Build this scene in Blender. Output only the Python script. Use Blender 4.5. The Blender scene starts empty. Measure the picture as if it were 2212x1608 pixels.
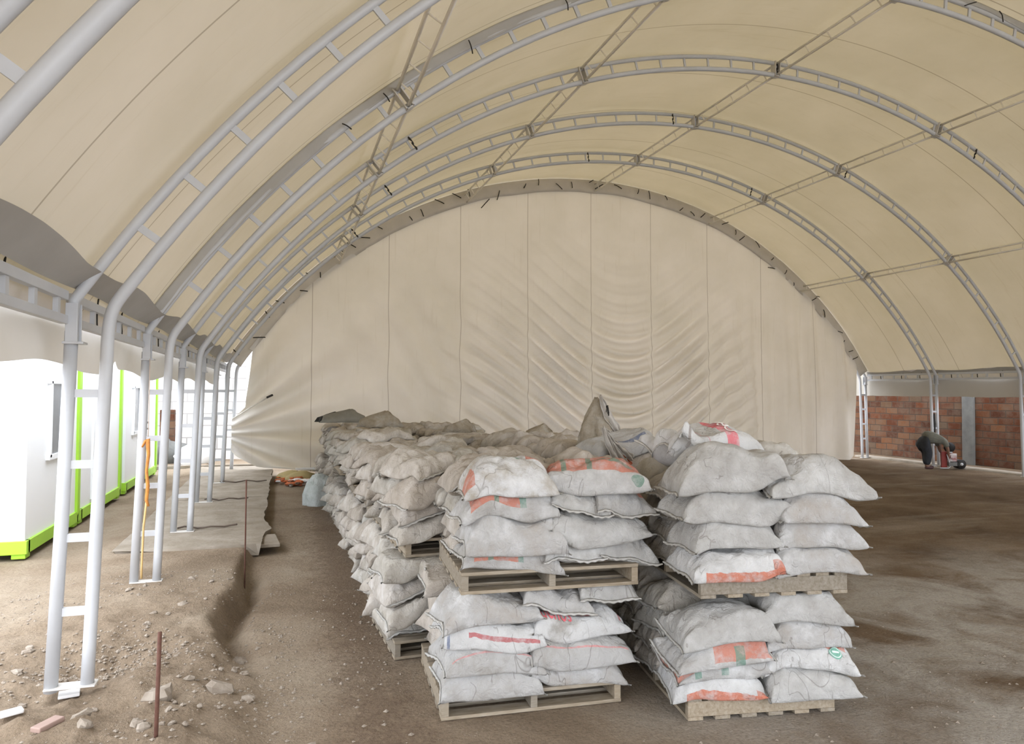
import bpy, bmesh, math, random
import numpy as np
from mathutils import Vector, Matrix

random.seed(7)
RNG = np.random.RandomState(11)
SC = bpy.context.scene
COL = SC.collection

# ---------------------------------------------------------------- camera
S = 1.9 / 1.2
CAMP = (-5.196 * S, 0.0, 2.05)
YAW, PITCH, ROLL, FPX = .3099, .0276, .0068, 1533.3
fw = Vector((math.sin(YAW) * math.cos(PITCH), math.cos(YAW) * math.cos(PITCH), math.sin(PITCH)))
rt = Vector((math.cos(YAW), -math.sin(YAW), 0)); up = rt.cross(fw)
rt2 = rt * math.cos(ROLL) + up * math.sin(ROLL); up2 = -rt * math.sin(ROLL) + up * math.cos(ROLL)
cd = bpy.data.cameras.new('camera'); cam = bpy.data.objects.new('camera', cd); COL.objects.link(cam)
M = Matrix(((rt2.x, up2.x, -fw.x), (rt2.y, up2.y, -fw.y), (rt2.z, up2.z, -fw.z))).to_4x4()
M.translation = Vector(CAMP); cam.matrix_world = M
cd.sensor_width = 36; cd.lens = 36 * FPX / 2212; cd.clip_start = .05; cd.clip_end = 300
SC.camera = cam

# ---------------------------------------------------------------- sky, exposure
w = bpy.data.worlds.new('overcast sky'); SC.world = w; w.use_nodes = True
bg = w.node_tree.nodes['Background']; bg.inputs[0].default_value = (.90, .935, 1, 1); bg.inputs[1].default_value = 5.2
sd = bpy.data.lights.new('sun', 'SUN'); sd.energy = .6; sd.angle = math.radians(50); sd.color = (1, .97, .92)
so = bpy.data.objects.new('sun', sd); COL.objects.link(so); so.rotation_euler = (math.radians(38), math.radians(-28), 0); so.location = (-20, -10, 20)
SC.view_settings.view_transform = 'Standard'; SC.view_settings.look = 'None'
SC.view_settings.gamma = 1; SC.view_settings.exposure = 0.0; SC.view_settings.use_curve_mapping = False

# ---------------------------------------------------------------- helpers
def lin(c): return tuple(((x / 255) / 12.92 if x / 255 <= .04045 else ((x / 255 + .055) / 1.055) ** 2.4) for x in c[:3]) + (1,)

def tag(o, label=None, cat=None, group=None, kind=None):
    if label: o['label'] = label
    if cat: o['category'] = cat
    if group: o['group'] = group
    if kind: o['kind'] = kind
    return o

def empty(name, loc=(0, 0, 0), label=None, cat=None, group=None):
    o = bpy.data.objects.new(name, None); COL.objects.link(o); o.location = loc; o.empty_display_size = .1
    return tag(o, label, cat, group)

class MB:
    def __init__(s): s.v = []; s.f = []; s.n = 0
    def add(s, V, F):
        V = np.asarray(V, float).reshape(-1, 3); s.v.append(V)
        s.f += [tuple(int(i) + s.n for i in f) for f in F]; s.n += len(V); return s
    def box(s, c, d, rz=0, R=None):
        q = np.array([[x, y, z] for x in (-.5, .5) for y in (-.5, .5) for z in (-.5, .5)]) * np.array(d)
        if rz: cs, sn = math.cos(rz), math.sin(rz); q = q @ np.array([[cs, sn, 0], [-sn, cs, 0], [0, 0, 1]])
        if R is not None: q = q @ np.asarray(R).T
        return s.add(q + np.array(c), [(0, 1, 3, 2), (4, 6, 7, 5), (0, 4, 5, 1), (2, 3, 7, 6), (0, 2, 6, 4), (1, 5, 7, 3)])
    def tube(s, P, r, n=10, caps=True):
        P = np.asarray(P, float); m = len(P); r = np.broadcast_to(np.asarray(r, float), (m,))
        T = np.gradient(P, axis=0); T /= np.linalg.norm(T, axis=1)[:, None]
        a = np.array([0, 1., 0]) if abs(T[0][1]) < .9 else np.array([1., 0, 0])
        V = []
        for i in range(m):
            x = np.cross(T[i], a); x /= np.linalg.norm(x); y = np.cross(T[i], x); a = np.cross(x, T[i])
            for k in range(n):
                t = 2 * math.pi * k / n; V.append(P[i] + r[i] * (x * math.cos(t) + y * math.sin(t)))
        F = [(i * n + k, i * n + (k + 1) % n, (i + 1) * n + (k + 1) % n, (i + 1) * n + k) for i in range(m - 1) for k in range(n)]
        if caps: F += [tuple(range(n))[::-1], tuple(range((m - 1) * n, m * n))]
        return s.add(V, F)
    def grid(s, G):
        G = np.asarray(G, float); a, b = G.shape[:2]
        return s.add(G.reshape(-1, 3), [(i * b + j, i * b + j + 1, (i + 1) * b + j + 1, (i + 1) * b + j) for i in range(a - 1) for j in range(b - 1)])
    def ball(s, c, r, rough=0., seg=10, seed=0, sq=(1, 1, 1)):
        rs = np.random.RandomState(seed); V = [(0, 0, 1)]; k = max(4, seg // 2)
        for i in range(1, k):
            for j in range(seg): p = math.pi * i / k; q = 2 * math.pi * j / seg; V.append((math.sin(p) * math.cos(q), math.sin(p) * math.sin(q), math.cos(p)))
        V.append((0, 0, -1)); V = np.array(V); V *= (1 + rough * (rs.rand(len(V), 1) - .5) * 2)
        F = [(0, 1 + j, 1 + (j + 1) % seg) for j in range(seg)]
        F += [(1 + i * seg + j, 1 + (i + 1) * seg + j, 1 + (i + 1) * seg + (j + 1) % seg, 1 + i * seg + (j + 1) % seg) for i in range(k - 2) for j in range(seg)]
        L = len(V) - 1; F += [(L, 1 + (k - 2) * seg + (j + 1) % seg, 1 + (k - 2) * seg + j) for j in range(seg)]
        return s.add(V * r * np.array(sq) + np.array(c), F)
    def build(s, name, mat, parent=None, smooth=False, uv=None, bevel=0, solid=0):
        me = bpy.data.meshes.new(name); me.from_pydata(np.concatenate(s.v).tolist() if s.v else [], [], s.f)
        if smooth: me.polygons.foreach_set('use_smooth', [True] * len(me.polygons))
        if uv is not None:
            l = me.uv_layers.new(name='UVMap'); li = np.zeros(len(me.loops), int); me.loops.foreach_get('vertex_index', li)
            l.data.foreach_set('uv', np.asarray(uv, float)[li].ravel())
        me.materials.append(mat); me.update()
        o = bpy.data.objects.new(name, me); COL.objects.link(o); o.parent = parent
        if bevel: b = o.modifiers.new('bevel', 'BEVEL'); b.width = bevel; b.segments = 2; b.limit_method = 'ANGLE'
        if solid: b = o.modifiers.new('solid', 'SOLIDIFY'); b.thickness = solid; b.offset = 0
        return o

def copy_tree(o, parent=None):
    c = o.copy(); COL.objects.link(c)
    if parent: c.parent = parent
    for ch in list(o.children): copy_tree(ch, c)
    return c

def vnoise(x, y, seed=0):
    x = np.asarray(x, float); y = np.asarray(y, float)
    L = np.random.RandomState(seed).rand(256, 256)
    xi = np.floor(x).astype(int); yi = np.floor(y).astype(int); fx = x - xi; fy = y - yi
    fx = fx * fx * (3 - 2 * fx); fy = fy * fy * (3 - 2 * fy)
    g = lambda a, b: L[a % 256, b % 256]
    return (g(xi, yi) * (1 - fx) + g(xi + 1, yi) * fx) * (1 - fy) + (g(xi, yi + 1) * (1 - fx) + g(xi + 1, yi + 1) * fx) * fy - .5
def fbm(x, y, seed=0, o=4):
    r = 0; a = 1.
    for k in range(o): r = r + a * vnoise(np.asarray(x) * 2 ** k + 17.3 * k, np.asarray(y) * 2 ** k + 5.1 * k, seed + k); a *= .5
    return r
def sst(a, b, x): t = np.clip((np.asarray(x, float) - a) / (b - a), 0, 1); return t * t * (3 - 2 * t)

# ---------------------------------------------------------------- materials
def nmat(name):
    m = bpy.data.materials.new(name); m.use_nodes = True; n = m.node_tree; n.nodes.clear()
    out = n.nodes.new('ShaderNodeOutputMaterial'); return m, n, out
def nd(n, t, **k):
    x = n.nodes.new(t)
    for a, b in k.items():
        if a.startswith('i_'): x.inputs[a[2:].replace('_', ' ')].default_value = b
        else: setattr(x, a, b)
    return x
def noise(n, vec, scale, detail=6, rough=.6, dist=0):
    x = nd(n, 'ShaderNodeTexNoise'); x.inputs['Scale'].default_value = scale; x.inputs['Detail'].default_value = detail
    x.inputs['Roughness'].default_value = rough; x.inputs['Distortion'].default_value = dist
    if vec is not None: n.links.new(vec, x.inputs['Vector'])
    return x.outputs['Fac']
def ramp(n, fac, stops):
    r = nd(n, 'ShaderNodeValToRGB'); e = r.color_ramp.elements
    while len(e) < len(stops): e.new(.5)
    for i, (p, c) in enumerate(stops): e[i].position = p; e[i].color = c if len(c) == 4 else c + (1,)
    n.links.new(fac, r.inputs[0]); return r.outputs['Color']
def mixc(n, f, a, b, mode='MIX'):
    x = nd(n, 'ShaderNodeMix', data_type='RGBA', blend_type=mode)
    for i, v in ((0, f), (6, a), (7, b)):
        if hasattr(v, 'is_output') or hasattr(v, 'links'): n.links.new(v, x.inputs[i])
        else: x.inputs[i].default_value = v
    return x.outputs[2]
def math_(n, op, a, b=None, clamp=False):
    x = nd(n, 'ShaderNodeMath', operation=op); x.use_clamp = clamp
    for i, v in ((0, a), (1, b)):
        if v is None: continue
        if hasattr(v, 'links'): n.links.new(v, x.inputs[i])
        else: x.inputs[i].default_value = v
    return x.outputs[0]
def bump(n, h, strength=.3, dist=.01):
    b = nd(n, 'ShaderNodeBump'); b.inputs['Strength'].default_value = strength; b.inputs['Distance'].default_value = dist
    n.links.new(h, b.inputs['Height']); return b.outputs['Normal']
def princ(n, out, col, rough=.7, nrm=None, metal=0, spec=.5):
    p = nd(n, 'ShaderNodeBsdfPrincipled')
    if hasattr(col, 'links'): n.links.new(col, p.inputs['Base Color'])
    else: p.inputs['Base Color'].default_value = col
    p.inputs['Roughness'].default_value = rough; p.inputs['Metallic'].default_value = metal
    p.inputs['Specular IOR Level'].default_value = spec
    if nrm is not None: n.links.new(nrm, p.inputs['Normal'])
    n.links.new(p.outputs[0], out.inputs[0]); return p
def pos(n): return nd(n, 'ShaderNodeNewGeometry').outputs['Position']
def objc(n): return nd(n, 'ShaderNodeTexCoord').outputs['Object']

def simple(name, c1, c2=None, scale=8, rough=.7, bs=.2, bd=.004, bscale=None, metal=0, spec=.4):
    m, n, out = nmat(name); c2 = c2 or tuple(x * .85 for x in c1[:3]) + (1,)
    f = noise(n, pos(n), scale); c = ramp(n, f, [(.35, c1), (.65, c2)])
    princ(n, out, c, rough, bump(n, noise(n, pos(n), bscale or scale * 4), bs, bd), metal, spec); return m

STEEL = simple('white painted steel', (.52, .535, .56, 1), (.48, .49, .51, 1), 3, .42, .05, .002)
STEELD = simple('grey primed steel', (.60, .58, .55, 1), (.54, .52, .49, 1), 5, .55, .08, .002)
BLACK = simple('black cord', (.02, .018, .016, 1), None, 10, .7)
WOOD = None

def tarp_mat(name, dcol, tcol, seams=None, mix=.5, dirt=.12):
    m, n, out = nmat(name); P = pos(n); sp = nd(n, 'ShaderNodeSeparateXYZ'); n.links.new(P, sp.inputs[0])
    st = noise(n, P, .55, 5, .6); d1 = ramp(n, st, [(.3, (1 - dirt, 1 - dirt, 1 - dirt * 1.3, 1)), (.7, (1, 1, 1, 1))])
    mp = nd(n, 'ShaderNodeMapping'); mp.inputs['Scale'].default_value = (.6, 9, .6) if seams == 'roof' else (9, .6, .5); n.links.new(P, mp.inputs[0])
    s2 = noise(n, mp.outputs[0], 1.2, 4, .7); d2 = ramp(n, s2, [(.28, (.93, .92, .90, 1)), (.42, (1, 1, 1, 1))])
    dd = mixc(n, 1., d1, d2, 'MULTIPLY')
    if seams:
        ax, off, step = ((sp.outputs[1], 9.52, 1.81) if seams == 'roof' else (sp.outputs[0], -5.73, 1.872))
        a = math_(n, 'DIVIDE', math_(n, 'SUBTRACT', ax, off - 200 * step), step)
        fr = math_(n, 'FRACT', a); e = math_(n, 'MINIMUM', fr, math_(n, 'SUBTRACT', 1., fr))
        ln = math_(n, 'LESS_THAN', e, .0052); dd = mixc(n, math_(n, 'MULTIPLY', ln, .5), dd, (.25, .21, .17, 1))
    dc = mixc(n, 1., dd, dcol, 'MULTIPLY'); tc = mixc(n, 1., dd, tcol, 'MULTIPLY')
    nb = bump(n, noise(n, P, 1.3, 3, .5), .25, .05)
    D = nd(n, 'ShaderNodeBsdfDiffuse'); T = nd(n, 'ShaderNodeBsdfTranslucent'); X = nd(n, 'ShaderNodeMixShader'); X.inputs[0].default_value = mix
    n.links.new(dc, D.inputs[0]); n.links.new(tc, T.inputs[0]); n.links.new(nb, D.inputs['Normal'])
    n.links.new(D.outputs[0], X.inputs[1]); n.links.new(T.outputs[0], X.inputs[2]); n.links.new(X.outputs[0], out.inputs[0]); return m
ROOF = tarp_mat('cream roof tarpaulin', (.80, .785, .83, 1), (.24, .185, .092, 1), 'roof', .25)
CURT = tarp_mat('cream end curtain', (.82, .80, .79, 1), (.30, .235, .145, 1), 'curtain', .25)
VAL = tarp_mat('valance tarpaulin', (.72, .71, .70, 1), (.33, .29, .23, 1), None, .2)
VALR = tarp_mat('shaded valance', (.50, .475, .43, 1), (.12, .1, .08, 1), None, .12)  # same cloth as the left valance, shade put into its darker colours
FLAP = simple('doubled tarp flap', (.42, .41, .39, 1), (.37, .36, .34, 1), 2, .7, .1, .004)

# sack cloth
def sack_mat(name, prints=(), c1=(.475, .445, .41, 1), c2=(.36, .33, .29, 1), c3=(.56, .545, .525, 1)):
    m, n, out = nmat(name); P = pos(n)
    oi = nd(n, 'ShaderNodeObjectInfo').outputs['Random']
    f = noise(n, P, 5.5, 7, .65); c = ramp(n, f, [(.34, c2), (.52, c1), (.68, c3)])
    if not prints:
        tint = ramp(n, oi, [(0, (.92, .89, .85, 1)), (.35, (1.0, .97, .93, 1)), (.6, (.93, .95, .93, 1)), (.85, (1.06, 1.05, 1.02, 1)), (1, (1.12, 1.12, 1.12, 1))])
        c = mixc(n, 1., c, tint, 'MULTIPLY')
    uvn = nd(n, 'ShaderNodeTexCoord').outputs['UV']
    if prints:
        wob = nd(n, 'ShaderNodeTexNoise'); wob.inputs['Scale'].default_value = 14; n.links.new(uvn, wob.inputs['Vector'])
        va = nd(n, 'ShaderNodeVectorMath', operation='MULTIPLY_ADD'); va.inputs[1].default_value = (.014, .005, 0); n.links.new(wob.outputs['Color'], va.inputs[0]); n.links.new(uvn, va.inputs[2])
        sp = nd(n, 'ShaderNodeSeparateXYZ'); n.links.new(va.outputs[0], sp.inputs[0]); U, V = sp.outputs[0], sp.outputs[1]
        fade = ramp(n, noise(n, P, 16, 5, .7), [(.3, (.25, .25, .25, 1)), (.55, (.85, .85, .85, 1))])
        for pr in prints:
            if pr[0] == 'r':
                _, u0, u1, v0, v1, col = pr
                k = math_(n, 'MULTIPLY', math_(n, 'MULTIPLY', math_(n, 'GREATER_THAN', U, u0 + .007), math_(n, 'LESS_THAN', U, u1 + .007)),
                          math_(n, 'MULTIPLY', math_(n, 'GREATER_THAN', V, v0 + .007), math_(n, 'LESS_THAN', V, v1 + .007)))
            else:
                _, uc, vc, ru, rv, col = pr
                du = math_(n, 'DIVIDE', math_(n, 'SUBTRACT', U, uc + .007), ru); dv = math_(n, 'DIVIDE', math_(n, 'SUBTRACT', V, vc + .007), rv)
                k = math_(n, 'LESS_THAN', math_(n, 'ADD', math_(n, 'MULTIPLY', du, du), math_(n, 'MULTIPLY', dv, dv)), 1.)
            c = mixc(n, math_(n, 'MULTIPLY', k, fade), c, col)
    # creases in the bump, their shade painted as thin dark lines, and the weave
    wv = nd(n, 'ShaderNodeTexNoise'); wv.inputs['Scale'].default_value = 5; wv.inputs['Detail'].default_value = 4; n.links.new(P, wv.inputs['Vector'])
    wm = nd(n, 'ShaderNodeVectorMath', operation='MULTIPLY_ADD'); wm.inputs[1].default_value = (.5, .5, .5); n.links.new(wv.outputs['Color'], wm.inputs[0]); n.links.new(P, wm.inputs[2])
    vo = nd(n, 'ShaderNodeTexVoronoi', feature='DISTANCE_TO_EDGE'); vo.inputs['Scale'].default_value = 6.5; n.links.new(wm.outputs[0], vo.inputs['Vector'])
    cre = math_(n, 'POWER', math_(n, 'MINIMUM', math_(n, 'MULTIPLY', vo.outputs['Distance'], 3.2), 1.), .55)
    mq = nd(n, 'ShaderNodeMapping'); mq.inputs['Scale'].default_value = (1, 1, .45); mq.inputs['Rotation'].default_value = (.4, .7, .2); n.links.new(P, mq.inputs[0])
    nz_ = noise(n, mq.outputs[0], 4.5, 2.5, .5, .8); lv_ = math_(n, 'ABSOLUTE', math_(n, 'SUBTRACT', nz_, .5)); lnc = ramp(n, lv_, [(0, (0, 0, 0, 1)), (.008, (1, 1, 1, 1))])
    lm = math_(n, 'MAXIMUM', lnc, math_(n, 'LESS_THAN', noise(n, P, 2.3, 2), .5)); c = mixc(n, 1., c, ramp(n, lm, [(0, (.66, .64, .62, 1)), (1, (1, 1, 1, 1))]), 'MULTIPLY')
    cre = math_(n, 'ADD', cre, math_(n, 'MULTIPLY', lm, .8))
    h = math_(n, 'ADD', math_(n, 'ADD', math_(n, 'MULTIPLY', noise(n, P, 13, 7, .62, .9), 1.3), math_(n, 'MULTIPLY', cre, .16)), math_(n, 'MULTIPLY', noise(n, P, 90, 2, .5), .10))
    princ(n, out, c, .82, bump(n, h, .8, .022), 0, .25); return m
SACK = sack_mat('dusty woven sack')
ORG = (.50, .14, .07, 1); ORG2 = (.50, .175, .115, 1); GRN = (.15, .26, .205, 1); RED = (.42, .10, .105, 1); BLU = (.12, .15, .24, 1); WHT = (.6, .6, .6, 1)
W1, W2, W3 = (.43, .425, .415, 1), (.34, .325, .30, 1), (.55, .55, .545, 1)
PR = {
 'plain': sack_mat('grey powdered sack', [('r', 0, .001, 0, .001, ORG)], (.43, .425, .41, 1), (.35, .34, .32, 1), (.52, .52, .51, 1)),
 'orange_block': sack_mat('sack with orange and green block', [('r', .10, .60, .507, .72, ORG2), ('r', .34, .39, .507, .80, GRN), ('r', .60, .67, .507, .85, GRN)], W1, W2, W3),
 'orange_low': sack_mat('sack with low orange block', [('r', .12, .55, .503, .62, ORG2), ('r', .26, .31, .503, .62, GRN), ('r', .55, .60, .503, .62, GRN)], W1, W2, W3),
 'orange_top': sack_mat('sack with orange top and green stripes', [('r', 0, 1, .565, 1, ORG2), ('r', .18, .23, .565, 1, GRN), ('r', .42, .47, .565, 1, GRN), ('r', .47, 1, .63, .67, GRN), ('e', .88, .52, .06, .02, GRN)], W1, W3, W3),
 'white_torn': sack_mat('bright white sack with red corner', [('r', 0, .12, .52, .8, ORG2), ('e', .60, .68, .05, .04, GRN), ('e', .63, .68, .045, .035, W3), ('r', .70, .98, .70, .86, ORG2)], W3, (.36, .32, .26, 1), (.66, .665, .67, 1)),
 'orange_right': sack_mat('sack with orange patch at one end', [('r', .15, .55, .507, .8, ORG2), ('r', .42, .52, .507, .9, GRN)], W1, W2, W1),
 'red_line': sack_mat('sack with a red strip along its edge', [('r', .25, .93, .503, .510, RED), ('r', .04, .07, .49, .53, BLU)], W3, W1, W3),
 'pink_strip': sack_mat('sack with a faded pink strip', [('r', .08, .95, .535, .545, (.60, .26, .25, 1))], W1, W2, W1),
 'blue_panel': sack_mat('sack with a faded blue panel', [('r', .25, .8, .55, .60, BLU)], W1, W2, W1),
 'pink_square': sack_mat('sack with a pink square', [('r', .5, .66, .58, .68, (.55, .22, .22, 1)), ('r', .9, .93, .55, .75, RED)], W3, W2, W3),
 'orange_edge': sack_mat('white sack with orange lower edge', [('r', .15, .98, .46, .503, ORG), ('r', .88, 1, .42, .53, ORG2)], W3, W1, (.62, .62, .62, 1)),
 'camo': sack_mat('orange sack with green zigzag', [('r', 0, .75, .52, 1, ORG2), ('r', .2, .27, .5, .9, GRN), ('r', .48, .56, .5, .86, GRN), ('r', .3, .5, .555, .575, GRN)], W1, W2, W3),
 'orange_front': sack_mat('sack with orange front panel', [('r', .4, .98, .50, .58, ORG2), ('r', .62, .72, .48, .545, GRN)], W1, W2, W3),
 'logo': sack_mat('white sack with orange shoulder', [('r', .05, .9, .57, .63, ORG2)], W3, W1, (.68, .68, .69, 1)),
 'white': sack_mat('clean white sack', [('r', .9, .97, .8, .86, ORG)], W1, (.38, .355, .325, 1), (.58, .58, .58, 1)),
 'band': sack_mat('white sack with a red band', [('r', .56, .70, .2, 1, (.66, .14, .17, 1)), ('r', .10, .13, .4, .7, (.25, .22, .2, 1)), ('r', .35, .36, .5, .8, (.5, .25, .27, 1))], W3, W1, W3),
}
HEM = simple('sewn hem', (.50, .49, .47, 1), (.36, .35, .32, 1), 30, .8, .4, .004)

def wood_mat():
    m, n, out = nmat('weathered pallet wood'); P = objc(n); mp = nd(n, 'ShaderNodeMapping'); mp.inputs['Scale'].default_value = (2, 14, 14); n.links.new(P, mp.inputs[0])
    oi = nd(n, 'ShaderNodeObjectInfo').outputs['Random']
    g = noise(n, mp.outputs[0], 3, 6, .65, .5); c = ramp(n, g, [(.3, (.21, .175, .13, 1)), (.5, (.29, .255, .205, 1)), (.72, (.36, .33, .285, 1))])
    t = ramp(n, oi, [(0, (.80, .80, .80, 1)), (.5, (1, .97, .92, 1)), (1, (1.12, 1.05, .95, 1))]); c = mixc(n, 1., c, t, 'MULTIPLY')
    princ(n, out, c, .85, bump(n, g, .4, .004), 0, .2); return m
WOOD = wood_mat()

def ground_mat():
    m, n, out = nmat('dusty earth'); P = pos(n); sp = nd(n, 'ShaderNodeSeparateXYZ'); n.links.new(P, sp.inputs[0])
    a = noise(n, P, .8, 8, .62, .3); b = noise(n, P, 7, 8, .7); f = noise(n, P, 45, 5, .7)
    base = ramp(n, a, [(.3, (.185, .138, .095, 1)), (.48, (.275, .215, .155, 1)), (.7, (.355, .295, .225, 1))])
    dark = ramp(n, a, [(.3, (.105, .072, .046, 1)), (.5, (.17, .122, .080, 1)), (.72, (.235, .18, .125, 1))])
    xx = math_(n, 'ADD', sp.outputs[0], math_(n, 'MULTIPLY', math_(n, 'SUBTRACT', a, .5), 3.))
    k = nd(n, 'ShaderNodeMapRange', interpolation_type='SMOOTHSTEP'); k.inputs[1].default_value = -6.8; k.inputs[2].default_value = -3.6; n.links.new(xx, k.inputs[0])
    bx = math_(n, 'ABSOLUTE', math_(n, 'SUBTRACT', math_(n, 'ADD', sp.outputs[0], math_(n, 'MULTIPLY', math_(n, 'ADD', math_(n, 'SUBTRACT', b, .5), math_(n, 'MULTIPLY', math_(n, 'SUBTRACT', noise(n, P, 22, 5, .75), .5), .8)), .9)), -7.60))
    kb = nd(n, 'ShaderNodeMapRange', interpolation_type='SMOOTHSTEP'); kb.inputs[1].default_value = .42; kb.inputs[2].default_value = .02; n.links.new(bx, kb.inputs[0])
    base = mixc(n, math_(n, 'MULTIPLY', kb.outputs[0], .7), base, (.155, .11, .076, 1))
    c = mixc(n, k.outputs[0], base, dark)
    # pale cement dust in patches right of the sacks
    yy = math_(n, 'ADD', sp.outputs[1], math_(n, 'MULTIPLY', math_(n, 'SUBTRACT', b, .5), 1.4))
    k2 = nd(n, 'ShaderNodeMapRange', interpolation_type='SMOOTHSTEP'); k2.inputs[1].default_value = 8.0; k2.inputs[2].default_value = 5.4; n.links.new(yy, k2.inputs[0])
    dn = ramp(n, noise(n, P, 1.1, 5, .6, .4), [(.36, (0, 0, 0, 1)), (.56, (1, 1, 1, 1))])
    ash = math_(n, 'MULTIPLY', math_(n, 'MULTIPLY', k2.outputs[0], k.outputs[0]), dn)
    c = mixc(n, ash, c, (.40, .375, .34, 1))
    mp = nd(n, 'ShaderNodeMapping'); mp.inputs['Scale'].default_value = (.28, 1., 1); n.links.new(P, mp.inputs[0])
    st = ramp(n, noise(n, mp.outputs[0], .9, 6, .65, .2), [(.52, (0, 0, 0, 1)), (.66, (1, 1, 1, 1))])
    c = mixc(n, math_(n, 'MULTIPLY', math_(n, 'MULTIPLY', st, .45), k.outputs[0]), c, (.36, .32, .265, 1))
    sp2 = ramp(n, f, [(.30, (.72, .70, .68, 1)), (.5, (1, 1, 1, 1)), (.72, (1.18, 1.16, 1.12, 1))]); c = mixc(n, 1., c, sp2, 'MULTIPLY')
    vo = nd(n, 'ShaderNodeTexVoronoi'); vo.inputs['Scale'].default_value = 26; n.links.new(P, vo.inputs['Vector'])
    pb = ramp(n, vo.outputs['Distance'], [(.10, (1, 1, 1, 1)), (.2, (0, 0, 0, 1))]); pk = math_(n, 'MULTIPLY', pb, math_(n, 'GREATER_THAN', noise(n, P, 4, 3), .56))
    c = mixc(n, math_(n, 'MULTIPLY', pk, .35), c, (.52, .46, .38, 1))
    h = math_(n, 'ADD', math_(n, 'MULTIPLY', b, 1.5), math_(n, 'ADD', math_(n, 'MULTIPLY', f, .6), math_(n, 'MULTIPLY', pk, .3)))
    princ(n, out, c, .95, bump(n, h, .75, .035), 0, .1); return m
GROUND = ground_mat()
CONC = simple('dusty concrete', (.24, .205, .16, 1), (.335, .295, .245, 1), 3.2, .95, .7, .012, 22, spec=.15)
STONE = simple('pale broken stone', (.33, .285, .235, 1), (.22, .18, .14, 1), 12, .9, .4, .006)

# ---------------------------------------------------------------- ground
def gh(x, y):
    x = np.asarray(x, float); y = np.asarray(y, float)
    edge = -8.62 + .14 * fbm(y * .9, y * 0 + 3, 5, 3) + .22 * sst(6.2, 4.6, y)
    wd = .10 + .30 * sst(6.3, 5.0, y)
    berm = .15 * (1 - sst(edge - wd, edge + wd * .4, x))
    far = sst(-10.0, -10.6, x); berm = berm * (1 - .35 * far)
    slab = sst(9.2, 9.5, y) * (x < -8.47) * (x > -10.1)
    berm = np.where(slab > 0, np.minimum(berm, .045 + .105 * (1 - slab)), berm)
    r = .05 * fbm(x * .7, y * .7, 20, 4) + .035 * fbm(x * 3.1, y * 3.1, 30, 3)
    near = sst(8.6, 5.5, y) * sst(-8.1, -8.8, x)
    r = r * (.35 + 1.1 * near) + near * .05 * fbm(x * 8, y * 8, 40, 3) + (.25 + near) * (x < -8.4) * .022 * np.abs(fbm(x * 13, y * 13, 50, 2))
    pit = -.13 * np.exp(-(((x + 9.45) / .42) ** 2 + ((y - 5.85) / .33) ** 2)) - .05 * np.exp(-(((x + 9.6) / .3) ** 2 + ((y - 5.2) / .3) ** 2))
    tr = -.12 * np.exp(-((x - edge - .06) / .10) ** 2) * sst(8.9, 8.3, y) * sst(5.2, 6.4, y)
    flat = sst(-7.9, -7.5, x) * sst(-4.2, -4.8, x) * sst(3.2, 3.7, y)
    return (berm + pit + tr + r * (1 - .85 * flat) - .004)
def axis(segs):
    a = [segs[0][0]]
    for s, e, d in segs: n = max(1, int(round((e - s) / d))); a += list(np.linspace(s, e, n + 1)[1:])
    return np.array(a)
xs = axis([(-60, -16, 8), (-16, -11.5, .3), (-11.5, -7.2, .035), (-7.2, -2, .08), (-2, 12, .3), (12, 50, 8)])
ys = axis([(-30, 0, 5), (0, 2.8, .4), (2.8, 9.5, .035), (9.5, 19, .12), (19, 24, .5), (24, 60, 9)])
GX, GY = np.meshgrid(xs, ys, indexing='ij')
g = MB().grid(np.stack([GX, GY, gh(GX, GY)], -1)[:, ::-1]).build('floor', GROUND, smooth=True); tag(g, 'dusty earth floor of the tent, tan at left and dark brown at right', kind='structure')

# ---------------------------------------------------------------- tent frame
RI, RO, ZC, Y1, DY = 11.03, 11.24, -3.33, 5.24, 2.604
def arc(R, a0, a1, n): t = np.linspace(a0, a1, n); return np.stack([R * np.sin(t), np.zeros(n), ZC + R * np.cos(t)], 1)
AI = math.asin(9.19 / RI); AO = math.asin(9.535 / RO)
def tube_in(zb):
    P = arc(RI, -AI, AI, 90); L = []
    def side(s):
        p0 = P[0] if s < 0 else P[-1]; p3 = np.array([s * 9.34, 0, 2.25]); t0 = np.array([s * math.cos(AI), 0, -math.sin(AI)]); p1 = p0 + t0 * .22; p2 = np.array([s * 9.335, 0, 2.6])
        q = [(1 - t) ** 3 * p0 + 3 * (1 - t) ** 2 * t * p1 + 3 * (1 - t) * t * t * p2 + t ** 3 * p3 for t in np.linspace(.1, 1, 12)]
        return q + [np.array([s * (9.34 + .07 * k / 8), 0, 2.25 + (zb[0 if s < 0 else 1] - 2.25) * k / 8]) for k in range(1, 9)]
    return np.array(side(-1)[::-1] + list(P) + side(1))
NA = [('ridge', 0.0)]
PUR = {'A': -math.asin(4.44 / 7.04), 'B': -math.asin(2.356 / 7.04), 'C': 0., 'D': math.asin(2.356 / 7.04), 'E': math.asin(4.44 / 7.04)}
ORD = {0: 'nearest', 1: 'second', 2: 'third', 3: 'fourth', 4: 'fifth', 5: 'sixth', 6: 'farthest'}
ARCH = {}; BEAM = {}
def cord_on(side, i, P, r):
    b = BEAM[(side, i)]; P = [(p[0] - b.location[0], p[1] - b.location[1], p[2] - b.location[2]) for p in P]
    MB().tube(P, r, 6).build('lacing_cord', BLACK, b, True)['label'] = 'thin black cord'
def bar_mesh(a, b, w, t):
    a = np.array(a, float); b = np.array(b, float); d = b - a; L = np.linalg.norm(d); z = d / L; y = np.array([0, 1., 0]); x = np.cross(y, z); x /= np.linalg.norm(x); y = np.cross(z, x)
    return MB().box((a + b) / 2, (w, t, L), R=np.stack([x, y, z], 1))
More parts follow.
